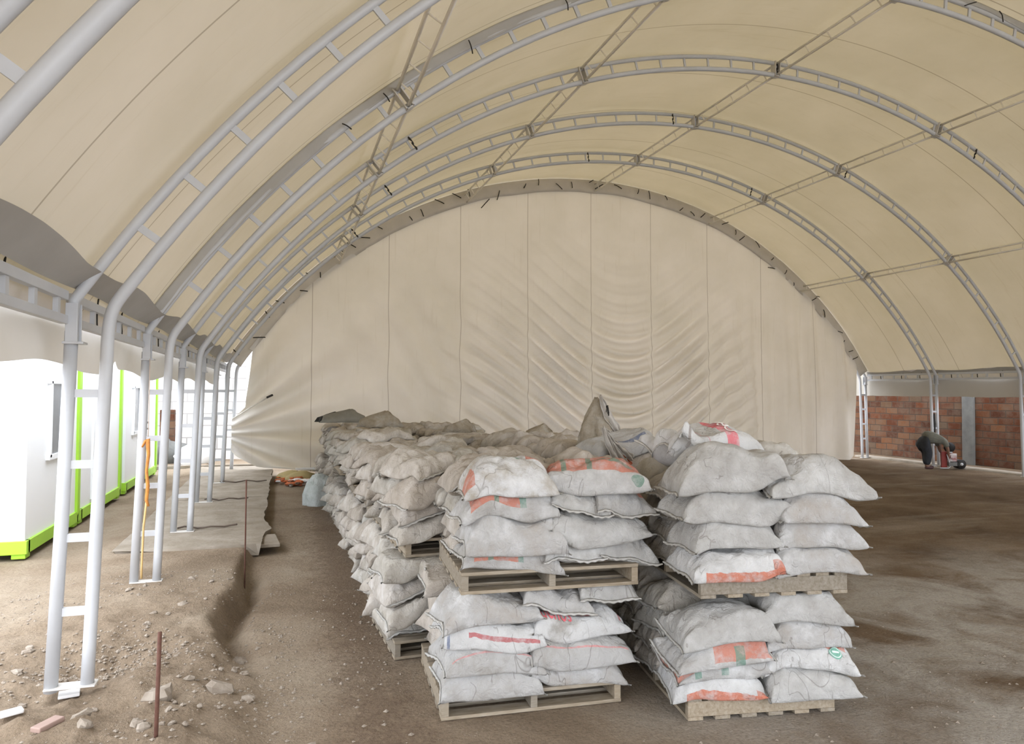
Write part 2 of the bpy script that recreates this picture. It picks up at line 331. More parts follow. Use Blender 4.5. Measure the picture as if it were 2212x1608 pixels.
ZB = {0: (.15, 0), 1: (.15, 0), 2: (.15, 0), 3: (.15, 0), 4: (.15, 0), 5: (.15, 0), 6: (.12, 0)}
for i in range(-1, 7):
    y = Y1 + (i - 1) * DY
    if i < 0: y = Y1 - 2 * DY
    zb = ZB.get(i, (.1, 0))
    lab = ('white tubular steel truss arch, %s counted from the camera' % ORD.get(i, 'overhead')) if i >= 0 else 'white tubular steel truss arch overhead behind the camera'
    if i == 6: lab = 'white steel end arch carrying the cream curtain'
    if i == -1: continue
    t = empty('truss_arch', (0, y, 0), lab, 'arch', 'steel truss arches of the tent')
    ARCH[i] = t
    MB().tube(tube_in(zb), .040, 12).build('inner_tube', STEEL, t, True)
    P = arc(RO, -AO, AO, 90); P = np.vstack([[[-9.545, 0, 2.34]], P, [[9.545, 0, 2.34]]])
    MB().tube(P, .036, 12).build('outer_tube', STEEL, t, True)
    for s, k in ((-1, 0), (1, 1)):
        if i >= 1 or k == 0: MB().tube([(s * 9.545, 0, 2.42), (s * 9.575, 0, 1.2), (s * 9.615, 0, zb[k] - .03)], .041, 12).build('outer_post', STEEL, t, True)
        MB().box((s * 9.50, 0, zb[k] - .002 if k == 0 else .01), (.29, .11, .010)).build('base_plate', STEELD, t, bevel=.003)
        for zr in (.62, 1.09, 1.56, 2.02):
            if k == 1 and i < 3: continue
            c = .008 if zr < 1 else 0; MB().box((s * (9.445 + (2.02 - zr) * .035), 0, zr), (.17, .028, .052)).build('post_rung', STEEL, t)
        m = MB(); m.box((s * 9.535, -.05, 2.475), (.07, .012, .25)); m.box((s * 9.535, .05, 2.475), (.07, .012, .25)); m.box((s * 9.525, 0, 2.345), (.12, .12, .016)); m.build('eave_bracket', STEEL, t, bevel=.003)
    n = 47
    for k in range(n):
        a = -AI + .028 + (2 * AI - .056) * k / (n - 1); sn, cs = math.sin(a), math.cos(a)
        bar_mesh((RI * sn, 0, ZC + RI * cs), (RO * sn, 0, ZC + RO * cs), .05 if i < 3 else .035, .022).build('rung', STEEL, t)
    for nm, a in PUR.items():
        sn, cs = math.sin(a), math.cos(a); m = MB()
        R_ = np.array([[cs, 0, sn], [0, 1, 0], [-sn, 0, cs]])
        for q in (-.045, .045): m.box((11.13 * sn + q * cs, 0, ZC + 11.13 * cs - q * sn), (.014, .13, .27), R=R_)
        m.box((11.0 * sn, 0, ZC + 11.0 * cs), (.10, .13, .014), R=R_); m.build('purlin_bracket', STEELD if i > 1 else STEEL, t)

# purlins: ladder beams running along the tent
PN = {'A': 'leftmost roof', 'B': 'left of ridge', 'C': 'ridge', 'D': 'right of ridge', 'E': 'rightmost roof'}
BAY = {1: 'bay between first and second', 2: 'bay between second and third', 3: 'bay between third and fourth', 4: 'bay between fourth and fifth', 5: 'last bay before the end', 0: 'bay over the camera,'}
BAYN = {0: 'in the bay nearest the camera', 1: 'in the second bay', 2: 'in the third bay', 3: 'in the fourth bay', 4: 'in the fifth bay', 5: 'in the last bay before the end curtain'}
PMAT = simple('beige grey purlin paint', (.78, .75, .70, 1), (.72, .69, .64, 1), 3, .6, .1, .002)
for nm, a in PUR.items():
    proto = None
    for i in range(0, 6):
        y0 = Y1 + (i - 1) * DY
        lb = 'slim ladder purlin, %s line, %s' % (PN[nm], BAYN[i])
        sn, cs = math.sin(a), math.cos(a)
        if proto is None:
            t = empty('roof_purlin', (0, y0, 0), lb, 'purlin', 'ladder purlins under the roof tarp')
            for R_, nn in ((11.23, 'upper_chord'), (11.03, 'lower_chord')):
                MB().tube([(R_ * sn, .05, ZC + R_ * cs), (R_ * sn, DY / 2, ZC + R_ * cs), (R_ * sn, DY - .05, ZC + R_ * cs)], .021, 8).build(nn, PMAT, t, True)
            for k in range(5):
                yy = .3 + k * (DY - .6) / 4; d = .06
                MB().tube([(11.03 * sn, yy - d, ZC + 11.03 * cs), (11.23 * sn, yy + d, ZC + 11.23 * cs)], .011, 6).build('rung', PMAT, t)
            proto = t
        else: t = copy_tree(proto); t.location = (0, y0, 0); t['label'] = lb
# eave beams
for s, side in ((-1, 'left'), (1, 'right')):
    proto = None
    for i in range(0, 6):
        y0 = Y1 + (i - 1) * DY
        if s == 1 and i < 3: continue
        lb = 'white ladder beam along the %s eave %s' % (side, BAYN[i])
        if proto is None:
            t = empty('eave_beam', (0, y0, 0), lb, 'beam', 'ladder beams along the eaves')
            MB().box((s * 9.575, DY / 2, 2.645), (.05, DY - .12, .06)).build('upper_chord', STEEL, t, bevel=.004)
            MB().box((s * 9.575, DY / 2, 2.49), (.05, DY - .12, .055)).build('lower_chord', STEEL, t, bevel=.004)
            for k in range(6): MB().box((s * 9.575, .22 + k * (DY - .44) / 5, 2.565), (.03, .05, .10)).build('rung', STEEL, t)
            proto = t
        else: t = copy_tree(proto); t.location = (0, y0, 0); t['label'] = lb
        BEAM[(side, i)] = t

# ---------------------------------------------------------------- tarps
n1, n2 = 150, 130
ta = np.linspace(-math.asin(9.72 / 11.35), math.asin(9.72 / 11.35), n1); yy = np.linspace(-6.5, 18.45, n2)  # unseen stretch behind the camera added to limit light from the open end
TA, TY = np.meshgrid(ta, yy, indexing='ij')
bayf = np.abs(((TY - Y1) / DY) % 1 - .5) * 2
edge = np.clip(1 - (np.abs(ta[0]) - np.abs(TA)) / .12, 0, 1)
RR = 11.345 - .012 * (1 - bayf ** 2) + .006 * vnoise(TA * 9, TY * 1.2, 3) - .012 * edge * (1 - bayf ** 2)
RR = RR + .005 * edge * np.sin(TY * 5.3 + TA * 30)
tag(MB().grid(np.stack([RR * np.sin(TA), TY, ZC + RR * np.cos(TA)], -1)).build('ceiling', ROOF, smooth=True), 'cream tarpaulin roof stretched over the steel arches', kind='structure')

def strip(name, xf, y0, y1, z0f, z1f, mat, label, cat, ny=120, nz=8, amp=.015, seed=0, group=None):
    Y = np.linspace(y0, y1, ny); T = np.linspace(0, 1, nz); YY, TT = np.meshgrid(Y, T, indexing='ij')
    Z = z0f(YY) * (1 - TT) + z1f(YY) * TT; X = xf(YY, TT) + amp * fbm(YY * 1.6, TT * 1.5, seed, 3) * (1 - TT * .5)
    return tag(MB().grid(np.stack([X, YY, Z], -1)).build(name, mat, smooth=True), label, cat, group)
def vbot(Y): return 2.20 + .035 * np.sin(((Y - Y1) / DY) * 2 * math.pi + 1.2) + .02 * fbm(Y * 1.2, Y * 0, 8, 2) + .10 * np.exp(-((Y - 7.45) / .16) ** 2)
strip('eave_valance', lambda Y, T: -9.76 + .02 * np.sin(T * 3) + .05 * (1 - T) * vnoise(Y * 1.1, Y * 0, 4), -6.5, 18.3, vbot, lambda Y: Y * 0 + 2.78, VAL, 'cream cloth valance hanging along the open left eave', 'valance', 260, 8, .03, 12)
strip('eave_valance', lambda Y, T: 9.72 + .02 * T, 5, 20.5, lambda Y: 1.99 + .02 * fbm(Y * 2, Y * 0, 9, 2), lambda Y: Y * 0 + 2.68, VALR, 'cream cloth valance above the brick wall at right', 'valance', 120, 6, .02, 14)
strip('eave_flap', lambda Y, T: -np.sqrt(11.285 ** 2 - (2.70 + .25 * T + 3.33) ** 2) + .0 * Y, -6.5, 18.2, lambda Y: 2.70 + .012 * np.sin(Y * 2.4), lambda Y: 2.84 + .025 * fbm(Y * 1.2, Y * 0, 7, 3) - .03 * np.cos((Y - Y1) / DY * 2 * math.pi), FLAP, 'grey doubled tarp edge laced above the left eave beam', 'flap', 240, 4, .003, 15)
strip('eave_flap', lambda Y, T: 9.59 - .05 * T, 8, 18.2, lambda Y: 2.66 + .01 * np.sin(Y * 2.4), lambda Y: 2.755 + .025 * np.sin((Y - Y1) / DY * 2 * math.pi), FLAP, 'grey doubled tarp edge laced above the right eave beam', 'flap', 140, 3, .01, 16)

# laced bands on arches
def band(y, r0, r1, a0, a1, label, wob=.02, seed=0, mat=FLAP):
    A = np.linspace(a0, a1, 160); T = np.linspace(0, 1, 5); AA, TT = np.meshgrid(A, T, indexing='ij')
    R_ = r0 + (r1 - r0) * TT + wob * fbm(AA * 14, TT, seed, 2) * (1 - TT)
    return tag(MB().grid(np.stack([R_ * np.sin(AA), y + .02 * fbm(AA * 20, TT * 2, seed + 3, 2), ZC + R_ * np.cos(AA)], -1)).build('lacing_flap', mat, smooth=True, solid=.004), label, 'flap')
b2 = band(Y1 + DY - .03, 11.225, 11.335, -1.0, .95, 'grey doubled tarp flap laced along the third arch', .03, 5)
BMAT = simple('beige end flap', (.58, .54, .48, 1), (.51, .475, .42, 1), 2, .7, .1, .004)
b6 = band(18.16, 10.98, 11.33, -1.0, 1.0, 'wide beige tarp flap laced around the end arch above the curtain', .035, 9, BMAT)
def lace(parent, a, r, y, L, tilt, seed):
    rs = np.random.RandomState(seed); P = []
    for k in range(6):
        t = k / 5; rr = r + (t - .5) * L; P.append(((rr) * math.sin(a + (t - .5) * tilt) , y - .03 - .02 * math.sin(t * 3.1) + rs.rand() * .01, ZC + rr * math.cos(a + (t - .5) * tilt)))
    MB().tube(P, .0075 if y < 10 else .012, 6).build('lace', BLACK, parent, True)
for k in range(15): lace(b2, -.80 + k * .112 + .03 * RNG.randn(), 11.22, Y1 + DY - .05, .06 + .10 * RNG.rand(), .012 * RNG.randn(), k)
for k in range(46): lace(b6, -.97 + k * .0431 + .012 * RNG.randn(), 11.18 + .08 * RNG.randn(), 18.14, .07 + .18 * RNG.rand(), .014 * RNG.randn(), k)
# loose laces on the left eave beam
nl = 0
for i in range(1, 6):
    for fy in ((.35, .8) if i > 1 else (-.42, .30, .62)):
        y = Y1 + (i - 1) * DY + fy * DY; L = .16 + .06 * RNG.rand()
        P = [(-9.56, y, 2.80), (-9.575, y + .02, 2.72), (-9.585, y + .03, 2.64), (-9.58, y + .05 * RNG.rand(), 2.55), (-9.585, y + .06, 2.47)] if fy not in (.8,) else [(-9.54, y + .1, 2.86), (-9.57, y + .03, 2.79), (-9.60, y, 2.73), (-9.585, y - .02, 2.69)]
        where = ['beside the nearest left post', 'by the second left post', 'by the third left post', 'by the fourth left post', 'by the fifth left post'][i - 1]
        cord_on('left', i, P, .006)
for i, fy in ((4, .25), (4, .5), (4, .8), (5, .2), (5, .45), (5, .75)):
    y = Y1 + (i - 1) * DY + fy * DY
    P = [(9.6, y, 2.72), (9.575, y + .01, 2.64), (9.58, y + .06, 2.62), (9.57, y + .05, 2.56), (9.58, y + .04, 2.47)]
    cord_on('right', i, P, .011)
# cords wrapped on other arches
for i, aa in ((3, .0), (3, .43), (4, -.05), (4, .36), (5, -.12), (5, .30), (3, -.62), (4, -.62), (5, -.66)):
    a = aa; sn, cs = math.sin(a), math.cos(a); y = Y1 + (i - 1) * DY - .045
    P = [(R_ * sn + .01 * math.sin(j * 2), y, ZC + R_ * cs) for j, R_ in enumerate(np.linspace(11.02, 11.24, 7))]
    P = [(p[0], p[1] - (Y1 + (i - 1) * DY), p[2]) for p in P]; MB().tube(P, [.012, .016, .008, .02, .008, .018, .010], 6).build('knotted_cord', BLACK, ARCH[i], True)['label'] = 'black knotted cord'

# ---------------------------------------------------------------- end curtain
nz, nx = 170, 300
zz = np.concatenate([np.linspace(0.0, 3, 80), np.linspace(3.03, 7.66, nz - 80)]); G = np.zeros((nz, nx, 3))
for j, z in enumerate(zz):
    arcx = math.sqrt(max(0.0, 11.06 ** 2 - (z - ZC) ** 2)); xl = -arcx
    if z < 3.02: xl = float(np.interp(z, [0, .12, .2, .49, .6, 1.34, 1.40, 1.64, 3.02], [-6.9, -7.9, -8.77, -9.30, -9.40, -9.41, -9.34, -9.11, -8.97]))
    xr = arcx if z > 2.9 else float(np.interp(z, [0, .1, 1.5, 2.9], [8.70, 8.84, 8.95, 9.12]))
    X = np.linspace(xl, xr, nx); Z = np.full(nx, z)
    # folds
    sw = (Z - .9) - .30 * (X - .9) ** 2 / (1 + .06 * (X - .9) ** 2); swk = np.exp(-((X - .6) / 4.2) ** 4) * sst(6.9, 3.2, Z) * (.35 + .65 * sst(5, 2.5, Z))
    A1 = swk * (.042 * np.sin(sw * 11.5 + .9 * np.sin(X * 1.1)) + .022 * np.sin(sw * 23 + 1 + .5 * X))
    fx = (X + 9.4); fz = Z - 1.0; th = np.arctan2(fz, fx + .35); A2 = .075 * np.sin(th * 15 + .4) * np.exp(-((X + 8) / 3.2) ** 2) * sst(5.4, 2.2, Z) * sst(0, .7, fx + .4)
    d = (X + 5.0) + (Z - 4.2) * .55; A3 = .05 * np.sin(d * 6 + Z * .6) * np.exp(-((X + 4.6) / 2) ** 2) * sst(6, 3, Z)
    A4 = (.055 * np.sin(X * 5.2 + .35 * Z + np.sin(X * 1.7) * 1.4) + .03 * np.sin(X * 11.3 + .2 * Z)) * sst(3.2, 5.2, X) * sst(6.8, 2.5, Z)
    sd_ = np.abs(((X + 5.73) / 1.872 + 50.5) % 1 - .5) * 1.872; A1 = A1 * (1 - .8 * np.exp(-(sd_ / .16) ** 2)); A4 = A4 * (1 - .6 * np.exp(-(sd_ / .12) ** 2))
    base = .30 * np.exp(-((Z - .5) / 1.0) ** 2) * np.exp(-((X + 7.6) / 1.5) ** 2)
    tilt = .35 * sst(0, 7, Z)
    G[j, :, 0] = X; G[j, :, 2] = Z
    G[j, :, 1] = 18.02 + tilt * .45 - (A1 * 1.8 + A2 + A3 + A4) * 1.9 - base * .3
tag(MB().grid(G).build('wall_back', CURT, smooth=True), 'cream cloth curtain with swagged folds closing the far end', kind='structure')
tag(MB().tube([(-9.39, 17.95, 1.36), (-9.0, 17.9, 1.62), (-8.62, 17.9, 1.86)], .014, 6).build('guy_rope', simple('pale rope', (.75, .73, .68, 1)), None, True), 'pale rope pulling the curtain edge to the far left post', 'rope')
tag(MB().box((-8.56, 17.86, 1.90), (.16, .05, .05), R=Matrix.Rotation(-.45, 3, 'Y')).build('clamp', BLACK, bevel=.01), 'small black clamp at the end of the curtain rope', 'clamp')

# ---------------------------------------------------------------- brick wall at right
def brick_mat():
    m, n, out = nmat('rough orange brick'); P = pos(n); sp = nd(n, 'ShaderNodeSeparateXYZ'); n.links.new(P, sp.inputs[0]); cb = nd(n, 'ShaderNodeCombineXYZ')
    wz = math_(n, 'ADD', sp.outputs[2], math_(n, 'MULTIPLY', math_(n, 'SUBTRACT', noise(n, P, 1.5, 3), .5), .05))
    n.links.new(sp.outputs[1], cb.inputs[0]); n.links.new(wz, cb.inputs[1])
    b = nd(n, 'ShaderNodeTexBrick'); n.links.new(cb.outputs[0], b.inputs['Vector']); b.offset = .5; b.inputs['Scale'].default_value = 1
    b.inputs['Brick Width'].default_value = .46; b.inputs['Row Height'].default_value = .20; b.inputs['Mortar Size'].default_value = .014; b.inputs['Mortar Smooth'].default_value = .3; b.inputs['Bias'].default_value = 0
    b.inputs['Color1'].default_value = (0, 0, 0, 1); b.inputs['Color2'].default_value = (1, 1, 1, 1); b.inputs['Mortar'].default_value = (.5, .5, .5, 1)
    c = ramp(n, b.outputs['Color'], [(0, (.06, .022, .012, 1)), (.35, (.13, .046, .021, 1)), (.6, (.09, .033, .017, 1)), (.8, (.16, .07, .032, 1)), (1, (.10, .065, .04, 1))])
    c = mixc(n, ramp(n, noise(n, P, 2.5, 6, .7), [(.4, (0, 0, 0, 1)), (.7, (.75, .75, .75, 1))]), c, (.15, .11, .08, 1))
    c = mixc(n, b.outputs['Fac'], c, (.075, .055, .042, 1))
    h = math_(n, 'ADD', math_(n, 'MULTIPLY', b.outputs['Fac'], -1.), math_(n, 'MULTIPLY', noise(n, P, 20, 5), .4))
    princ(n, out, c, .9, bump(n, h, .6, .02), 0, .15); return m
BRICK = brick_mat()
Y = np.linspace(6, 24, 200); top = 2.05 + .02 * np.sign(vnoise(Y * 2.4, Y * 0, 77)) * (np.abs(vnoise(Y * 2.4, Y * 0, 77)) > .2)
m = MB(); m.grid(np.stack([np.stack([np.full(200, 11.0), Y, np.full(200, -.15)], 1), np.stack([np.full(200, 11.0), Y, top], 1), np.stack([np.full(200, 11.18), Y, top], 1), np.stack([np.full(200, 11.18), Y, np.full(200, -.15)], 1)]))
tag(m.build('wall_right', BRICK), 'rough orange brick wall outside the right eave', kind='structure')
GC = simple('grey concrete', (.17, .17, .16, 1), (.13, .13, .125, 1), 4, .9, .3, .006)
tag(MB().box((11.0, 15.83, .96), (.16, .36, 2.2)).build('concrete_pillar', GC, bevel=.01), 'grey concrete pillar set in the brick wall at right', 'pillar')
Y = np.linspace(6.5, 18.8, 80)
kx = 9.55 + .10 * fbm(Y * .7, Y * 0, 61, 2)
m = MB(); m.grid(np.stack([np.stack([kx, Y, Y * 0 - .03], 1), np.stack([kx + .02, Y, Y * 0 + .045 + .015 * fbm(Y * 3, Y * 0, 62, 2)], 1), np.stack([kx + .45, Y, Y * 0 + .05], 1), np.stack([kx + .5, Y, Y * 0 - .03], 1)]))
tag(m.build('footing_strip', CONC, smooth=True), 'low dusty concrete footing strip under the right posts', 'footing')

# ---------------------------------------------------------------- left concrete slab
def slab(y0, y1, label, seed, z=.15, x1=-8.47, x0=-10.12):
    n = 60; Y = np.linspace(y0, y1, n); e = x1 + .05 * fbm(Y * 2.3, Y * 0, seed, 3) + .10 * np.exp(-((Y - 10.4) / .35) ** 2)
    rows = [np.stack([np.full(n, x0), Y, np.full(n, z - .12)], 1)]
    yw = lambda X: np.clip(1 - (Y - y0) / 1.2, 0, 1) * (.22 * float(fbm(np.array([X * 1.7]), np.array([3.]), seed, 3)[0]) + .12 * float(fbm(np.array([X * 6]), np.array([1.]), seed, 2)[0]))
    for t in np.linspace(0, 1, 26): X = x0 + (e - x0) * t; rows.append(np.stack([X, Y + yw(x0 + (x1 - x0) * t), z + .012 * fbm(X * 2.0, Y * 2, seed + 3, 3)], 1))
    rows.append(np.stack([e - .03, Y, np.full(n, z - .14)], 1)); G = np.stack(rows)
    m = MB().grid(G)
    for k in (0, n - 1): m.add(G[:, k], [tuple(range(len(rows)))])
    return tag(m.build('concrete_slab', CONC, smooth=False), label, 'slab')
slab(9.35, 13.4, 'broken dusty concrete slab under the third and fourth left posts', 3, .148)
slab(13.44, 18.9, 'dusty concrete slab under the far left posts', 5, .15)
tag(MB().box((-8.40, 9.75, .10), (.24, .62, .05), rz=.1).build('slab_fragment', CONC, bevel=.01), 'flat broken concrete fragment at the near slab edge', 'fragment')

# ---------------------------------------------------------------- site cabins at left
CW = simple('white cabin panel', (.86, .88, .90, 1), (.84, .86, .88, 1), .8, .5, .03, .002)
CG = simple('lime green steel', (.36, .66, .04, 1), (.33, .60, .05, 1), 3, .45, .05, .002)
GLS = simple('dark window glass', (.17, .18, .19, 1), (.22, .23, .24, 1), 2, .15, .02, .001)
def cabin(y0, y1, label, win=None, door=None, x0=-13.6, x1=-10.98, zb=.18):
    t = empty('site_cabin', ((x0 + x1) / 2, (y0 + y1) / 2, .1), label, 'cabin'); ox, oy, oz = t.location
    L = lambda x, y, z: (x - ox, y - oy, z - oz)
    MB().box(L((x0 + x1) / 2, (y0 + y1) / 2, 1.5), (x1 - x0 - .04, y1 - y0 - .04, 2.4)).build('wall_panel', CW, t, bevel=.01)
    m = MB(); m.box(L((x0 + x1) / 2, y0 + .05, zb + .07), (x1 - x0 + .02, .12, .15)); m.box(L((x0 + x1) / 2, y1 - .05, zb + .07), (x1 - x0 + .02, .12, .15))
    m.box(L(x1 - .05, (y0 + y1) / 2, zb + .07), (.12, y1 - y0 - .1, .15)); m.box(L(x0 + .05, (y0 + y1) / 2, zb + .07), (.12, y1 - y0 - .1, .15)); m.build('base_frame', CG, t, bevel=.006)
    for x in (x0 + .08, x1 - .08):
        for y in (y0 + .1, y1 - .1): MB().box(L(x, y, zb - .03), (.14, .16, .06)).build('foot', CG, t, bevel=.006)
    MB().box(L(x1 - .05, y1 - .06, 1.5), (.13, .13, 2.45)).build('corner_post', CG, t, bevel=.006)
    MB().box(L((x0 + x1) / 2, (y0 + y1) / 2, 2.74), (x1 - x0 + .04, y1 - y0, .1)).build('roof_frame', CW, t, bevel=.01)
    if win:
        f = MB(); a, b, z0, z1 = win; c = (a + b) / 2
        for z in (z0, z1): f.box(L(x1 + .0, c, z), (.05, b - a + .12, .06))
        for y in (a, b): f.box(L(x1, y, (z0 + z1) / 2), (.05, .05, z1 - z0))
        w_ = f.build('window_frame', CW, t); MB().box(L(x1 - .012, c, (z0 + z1) / 2), (.02, b - a, z1 - z0)).build('pane', GLS, w_)
    if door:
        a, b = door; d = MB().box(L(x1 - .005, (a + b) / 2, 1.35), (.035, b - a, 1.95)).build('door', CW, t, bevel=.006)
        m = MB().box(L(x1 + .03, a + .1, 1.35), (.06, .04, .04)); m.box(L(x1 + .03, a + .1, 1.22), (.06, .05, .03)); m.build('door_handle', GC, d)
    return t
cabin(9.35, 11.5, 'white site cabin with lime green base, nearest at left', win=(10.1, 10.62, 1.2, 2.14))
cabin(11.55, 14.2, 'white site cabin with lime base and door, middle of three', door=(12.2, 13.1))
cabin(14.6, 17.9, 'white site cabin with lime base, farthest of three', win=(15.2, 15.8, 1.2, 2.1), door=(16.4, 17.2))
# beyond
BLK = simple('pale cinder block', (.62, .60, .57, 1), (.50, .48, .45, 1), 3, .9, .3, .006)
def blk_mat():
    m, n, out = nmat('white block wall'); P = pos(n); sp = nd(n, 'ShaderNodeSeparateXYZ'); n.links.new(P, sp.inputs[0]); cb = nd(n, 'ShaderNodeCombineXYZ')
    n.links.new(math_(n, 'ADD', sp.outputs[0], sp.outputs[1]), cb.inputs[0]); n.links.new(sp.outputs[2], cb.inputs[1]); b = nd(n, 'ShaderNodeTexBrick'); n.links.new(cb.outputs[0], b.inputs['Vector'])
    b.inputs['Scale'].default_value = 1; b.inputs['Brick Width'].default_value = .8; b.inputs['Row Height'].default_value = .34; b.inputs['Mortar Size'].default_value = .02
    b.inputs['Color1'].default_value = (.78, .79, .80, 1); b.inputs['Color2'].default_value = (.62, .60, .57, 1); b.inputs['Mortar'].default_value = (.36, .35, .34, 1)
    princ(n, out, b.outputs['Color'], .9); return m
tag(MB().box((-12.6, 22.2, 1.4), (6.6, .3, 3.1)).build('block_wall', blk_mat()), 'pale concrete block wall outside beyond the far left posts', 'wall')
t = empty('white_building', (-8.5, 27, 0), 'white building with grey sheet gable beyond the far end', 'building')
MB().box((0, 0, 1.7), (9, .4, 3.6)).build('wall', CW, t); MB().box((0, -.05, 3.6), (9.2, .5, .22)).build('beam', GC, t); MB().box((0, 0, 5.4), (9, .4, 3.4)).build('sheet_cladding', simple('pale blue sheet', (.52, .57, .60, 1), (.46, .51, .54, 1), 2, .5), t)
tag(MB().ball((-10.4, 20.2, .32), .42, .22, 12, 3, (1.2, .8, .9)).build('rubble_bag', CW, None, True), 'bulging white bag outside by the far left posts', 'bag')
tag(MB().ball((-11.6, 20.8, .30), .55, .25, 12, 4, (1.7, .8, .8)).build('grey_tarp_heap', GC, None, True), 'grey covered heap outside beyond the posts', 'heap')
tag(MB().box((-11.2, 21.0, .9), (.35, .3, 1.2)).build('brick_stub', BRICK, bevel=.02), 'reddish brick stub standing outside beyond the posts', 'brick column')
tag(MB().box((-10.2, 19.2, .13), (2.6, .1, .08)).build('timber_edge', CONC, bevel=.01), 'pale beam lying across the ground behind the far posts', 'beam')

# ---------------------------------------------------------------- pallets and sacks
hx0, hy0, hd = -8.4, 3.0, .02; HW, HH = int(4.4 / hd), int(16.0 / hd)
H = np.zeros((HW, HH))
def hget(x, y):
    i = np.clip(((x - hx0) / hd).astype(int), 0, HW - 1); j = np.clip(((y - hy0) / hd).astype(int), 0, HH - 1); return H[i, j]
def hput(x, y, z):
    i = ((x - hx0) / hd).astype(int); j = ((y - hy0) / hd).astype(int); k = (i >= 0) & (i < HW) & (j >= 0) & (j < HH); np.maximum.at(H, (i[k], j[k]), z[k])
def blur(a, r):
    for ax in (0, 1):
        p = np.pad(a, [(r, r) if q == ax else (0, 0) for q in (0, 1)], mode='edge'); c = np.cumsum(np.insert(p, 0, 0, axis=ax), axis=ax)
        a = (np.take(c, range(2 * r + 1, c.shape[ax]), axis=ax) - np.take(c, range(0, c.shape[ax] - 2 * r - 1), axis=ax)) / (2 * r + 1)
    return a

pallet_proto = None
def make_pallet(sx, sy, z, rz, label):
    """local x: 1.2 (boards), y: 1.0 (stringers); origin = front-left bottom corner"""
    global pallet_proto
    if pallet_proto is None:
        t = empty('wooden_pallet', (0, 0, 0), label, 'pallet', 'wooden pallets under the sacks')
        for x in (.025, .6, 1.175): MB().box((x, .5, .07), (.045, 1.0, .094)).build('stringer', WOOD, t, bevel=.003)
        for k in range(8): MB().box((.6, .045 + k * .13, .129), (1.2, .09, .022)).build('deck_board', WOOD, t, bevel=.002)
        for k in range(6): MB().box((.6, .05 + k * .18, .012), (1.2, .10, .022)).build('bottom_board', WOOD, t, bevel=.002)
        pallet_proto = t
    else: t = copy_tree(pallet_proto); t['label'] = label
    t.location = (sx, sy, z); t.rotation_euler = (0, 0, rz); return t

def bag(cx, cy, ang, a, b, T, nu, nv, seed, base_lvl, zmax=None, e=.27, open_end=0, tilt=0, bend=0, arch=0):
    rs = np.random.RandomState(seed); u = np.linspace(-1, 1, nu); v = np.linspace(-1, 1, nv)
    u = np.sign(u) * np.abs(u) ** .85; v = np.sign(v) * np.abs(v) ** .85; U, V = np.meshgrid(u, v, indexing='ij')
    ear = .09
    x = a * U * (1 - ear * (1 - V ** 2) * np.abs(U) ** 3 * (.6 + .8 * rs.rand())); y = b * V * (1 - .13 * (1 - U ** 4) * np.abs(V) ** 2)
    y = y * (1 + .05 * rs.randn() * U) + bend * a * U ** 2
    th = np.clip(1 - np.abs(U) ** 4.6, 0, 1) ** .52 * np.clip(1 - np.abs(V) ** 4.6, 0, 1) ** .46
    q = rs.rand(8) * 6.28; lump = 1 + .14 * np.sin(U * 2.1 + q[0] + V) + .10 * np.sin(V * 3.3 + q[1] + U * 1.5) + .06 * np.sin(U * 5 + q[2]) * np.sin(V * 4 + q[3])
    t = T * th * lump
    inner = th > 1e-6
    # puckers running in from the sewn ends and creases across
    pk = np.abs(U) ** 2.5 * (.015 * np.sin(V * 9 + q[4] + U * 3) + .010 * np.sin(V * 19 + q[5] - U * 2))
    cr = (.010 * np.sin((U * math.cos(q[6]) + V * math.sin(q[6])) * 8 + 2.2 * np.sin(V * 3 + q[7])) - .016 * np.exp(-(((U - .5 * math.cos(q[2])) * math.cos(q[0]) + V * math.sin(q[0]) + .15 * np.sin(V * 5)) / .06) ** 2)) * (1 - U ** 4) * (1 - V ** 4)
    fz = .034 * fbm(U * 2.2 + seed % 97, V * 1.8 + seed % 31, seed % 13, 4) * (1 - V ** 8)
    wr = (pk + cr + fz)
    ca, sa = math.cos(ang), math.sin(ang); X = cx + x * ca - y * sa; Y = cy + x * sa + y * ca
    hb = hget(X, Y); sup = hb[(hb > base_lvl - .22)]
    lv = np.median(sup) if sup.size > 8 else base_lvl
    droop = .05; hb = np.clip(hb, lv - droop, lv + .055)
    hb = blur(blur(hb, max(1, nu // 11)), max(1, nu // 11))
    Bz = hb + e * (T * .9 - t) * .75 + .002 + tilt * U * a + arch * (1 - U ** 2)
    if open_end:
        k = sst(.45, 1, -U if open_end < 0 else U); Bz = Bz + k * (.10 + .05 * np.sin(V * 7 + q[0])); t = np.maximum(t, k * .03 * (1 - V ** 6)); X = X + k * .03 * np.sin(V * 9 + q[1]); 
    top = Bz + t + wr * np.where(inner, 1, 0) * .9; bot = Bz - .15 * wr
    edge_ = np.zeros_like(U, bool); edge_[0, :] = edge_[-1, :] = True; edge_[:, 0] = edge_[:, -1] = True
    ew = .007 * np.sin(V * 5 + q[2]) * np.abs(U) + .004 * np.sin(U * 9 + q[3])
    top = np.where(edge_, Bz + ew, top); bot = np.where(edge_, Bz + ew, bot)
    if zmax is not None: top = np.minimum(top, zmax + .006 * np.sin(U * 9)); bot = np.minimum(bot, top - .0)
    hput(X.ravel(), Y.ravel(), top.ravel())
    # denser splat
    xm = (X[1:, 1:] + X[:-1, :-1]) / 2; ym = (Y[1:, 1:] + Y[:-1, :-1]) / 2; hput(xm.ravel(), ym.ravel(), ((top[1:, 1:] + top[:-1, :-1]) / 2).ravel())
    return X, Y, top, bot, U, V

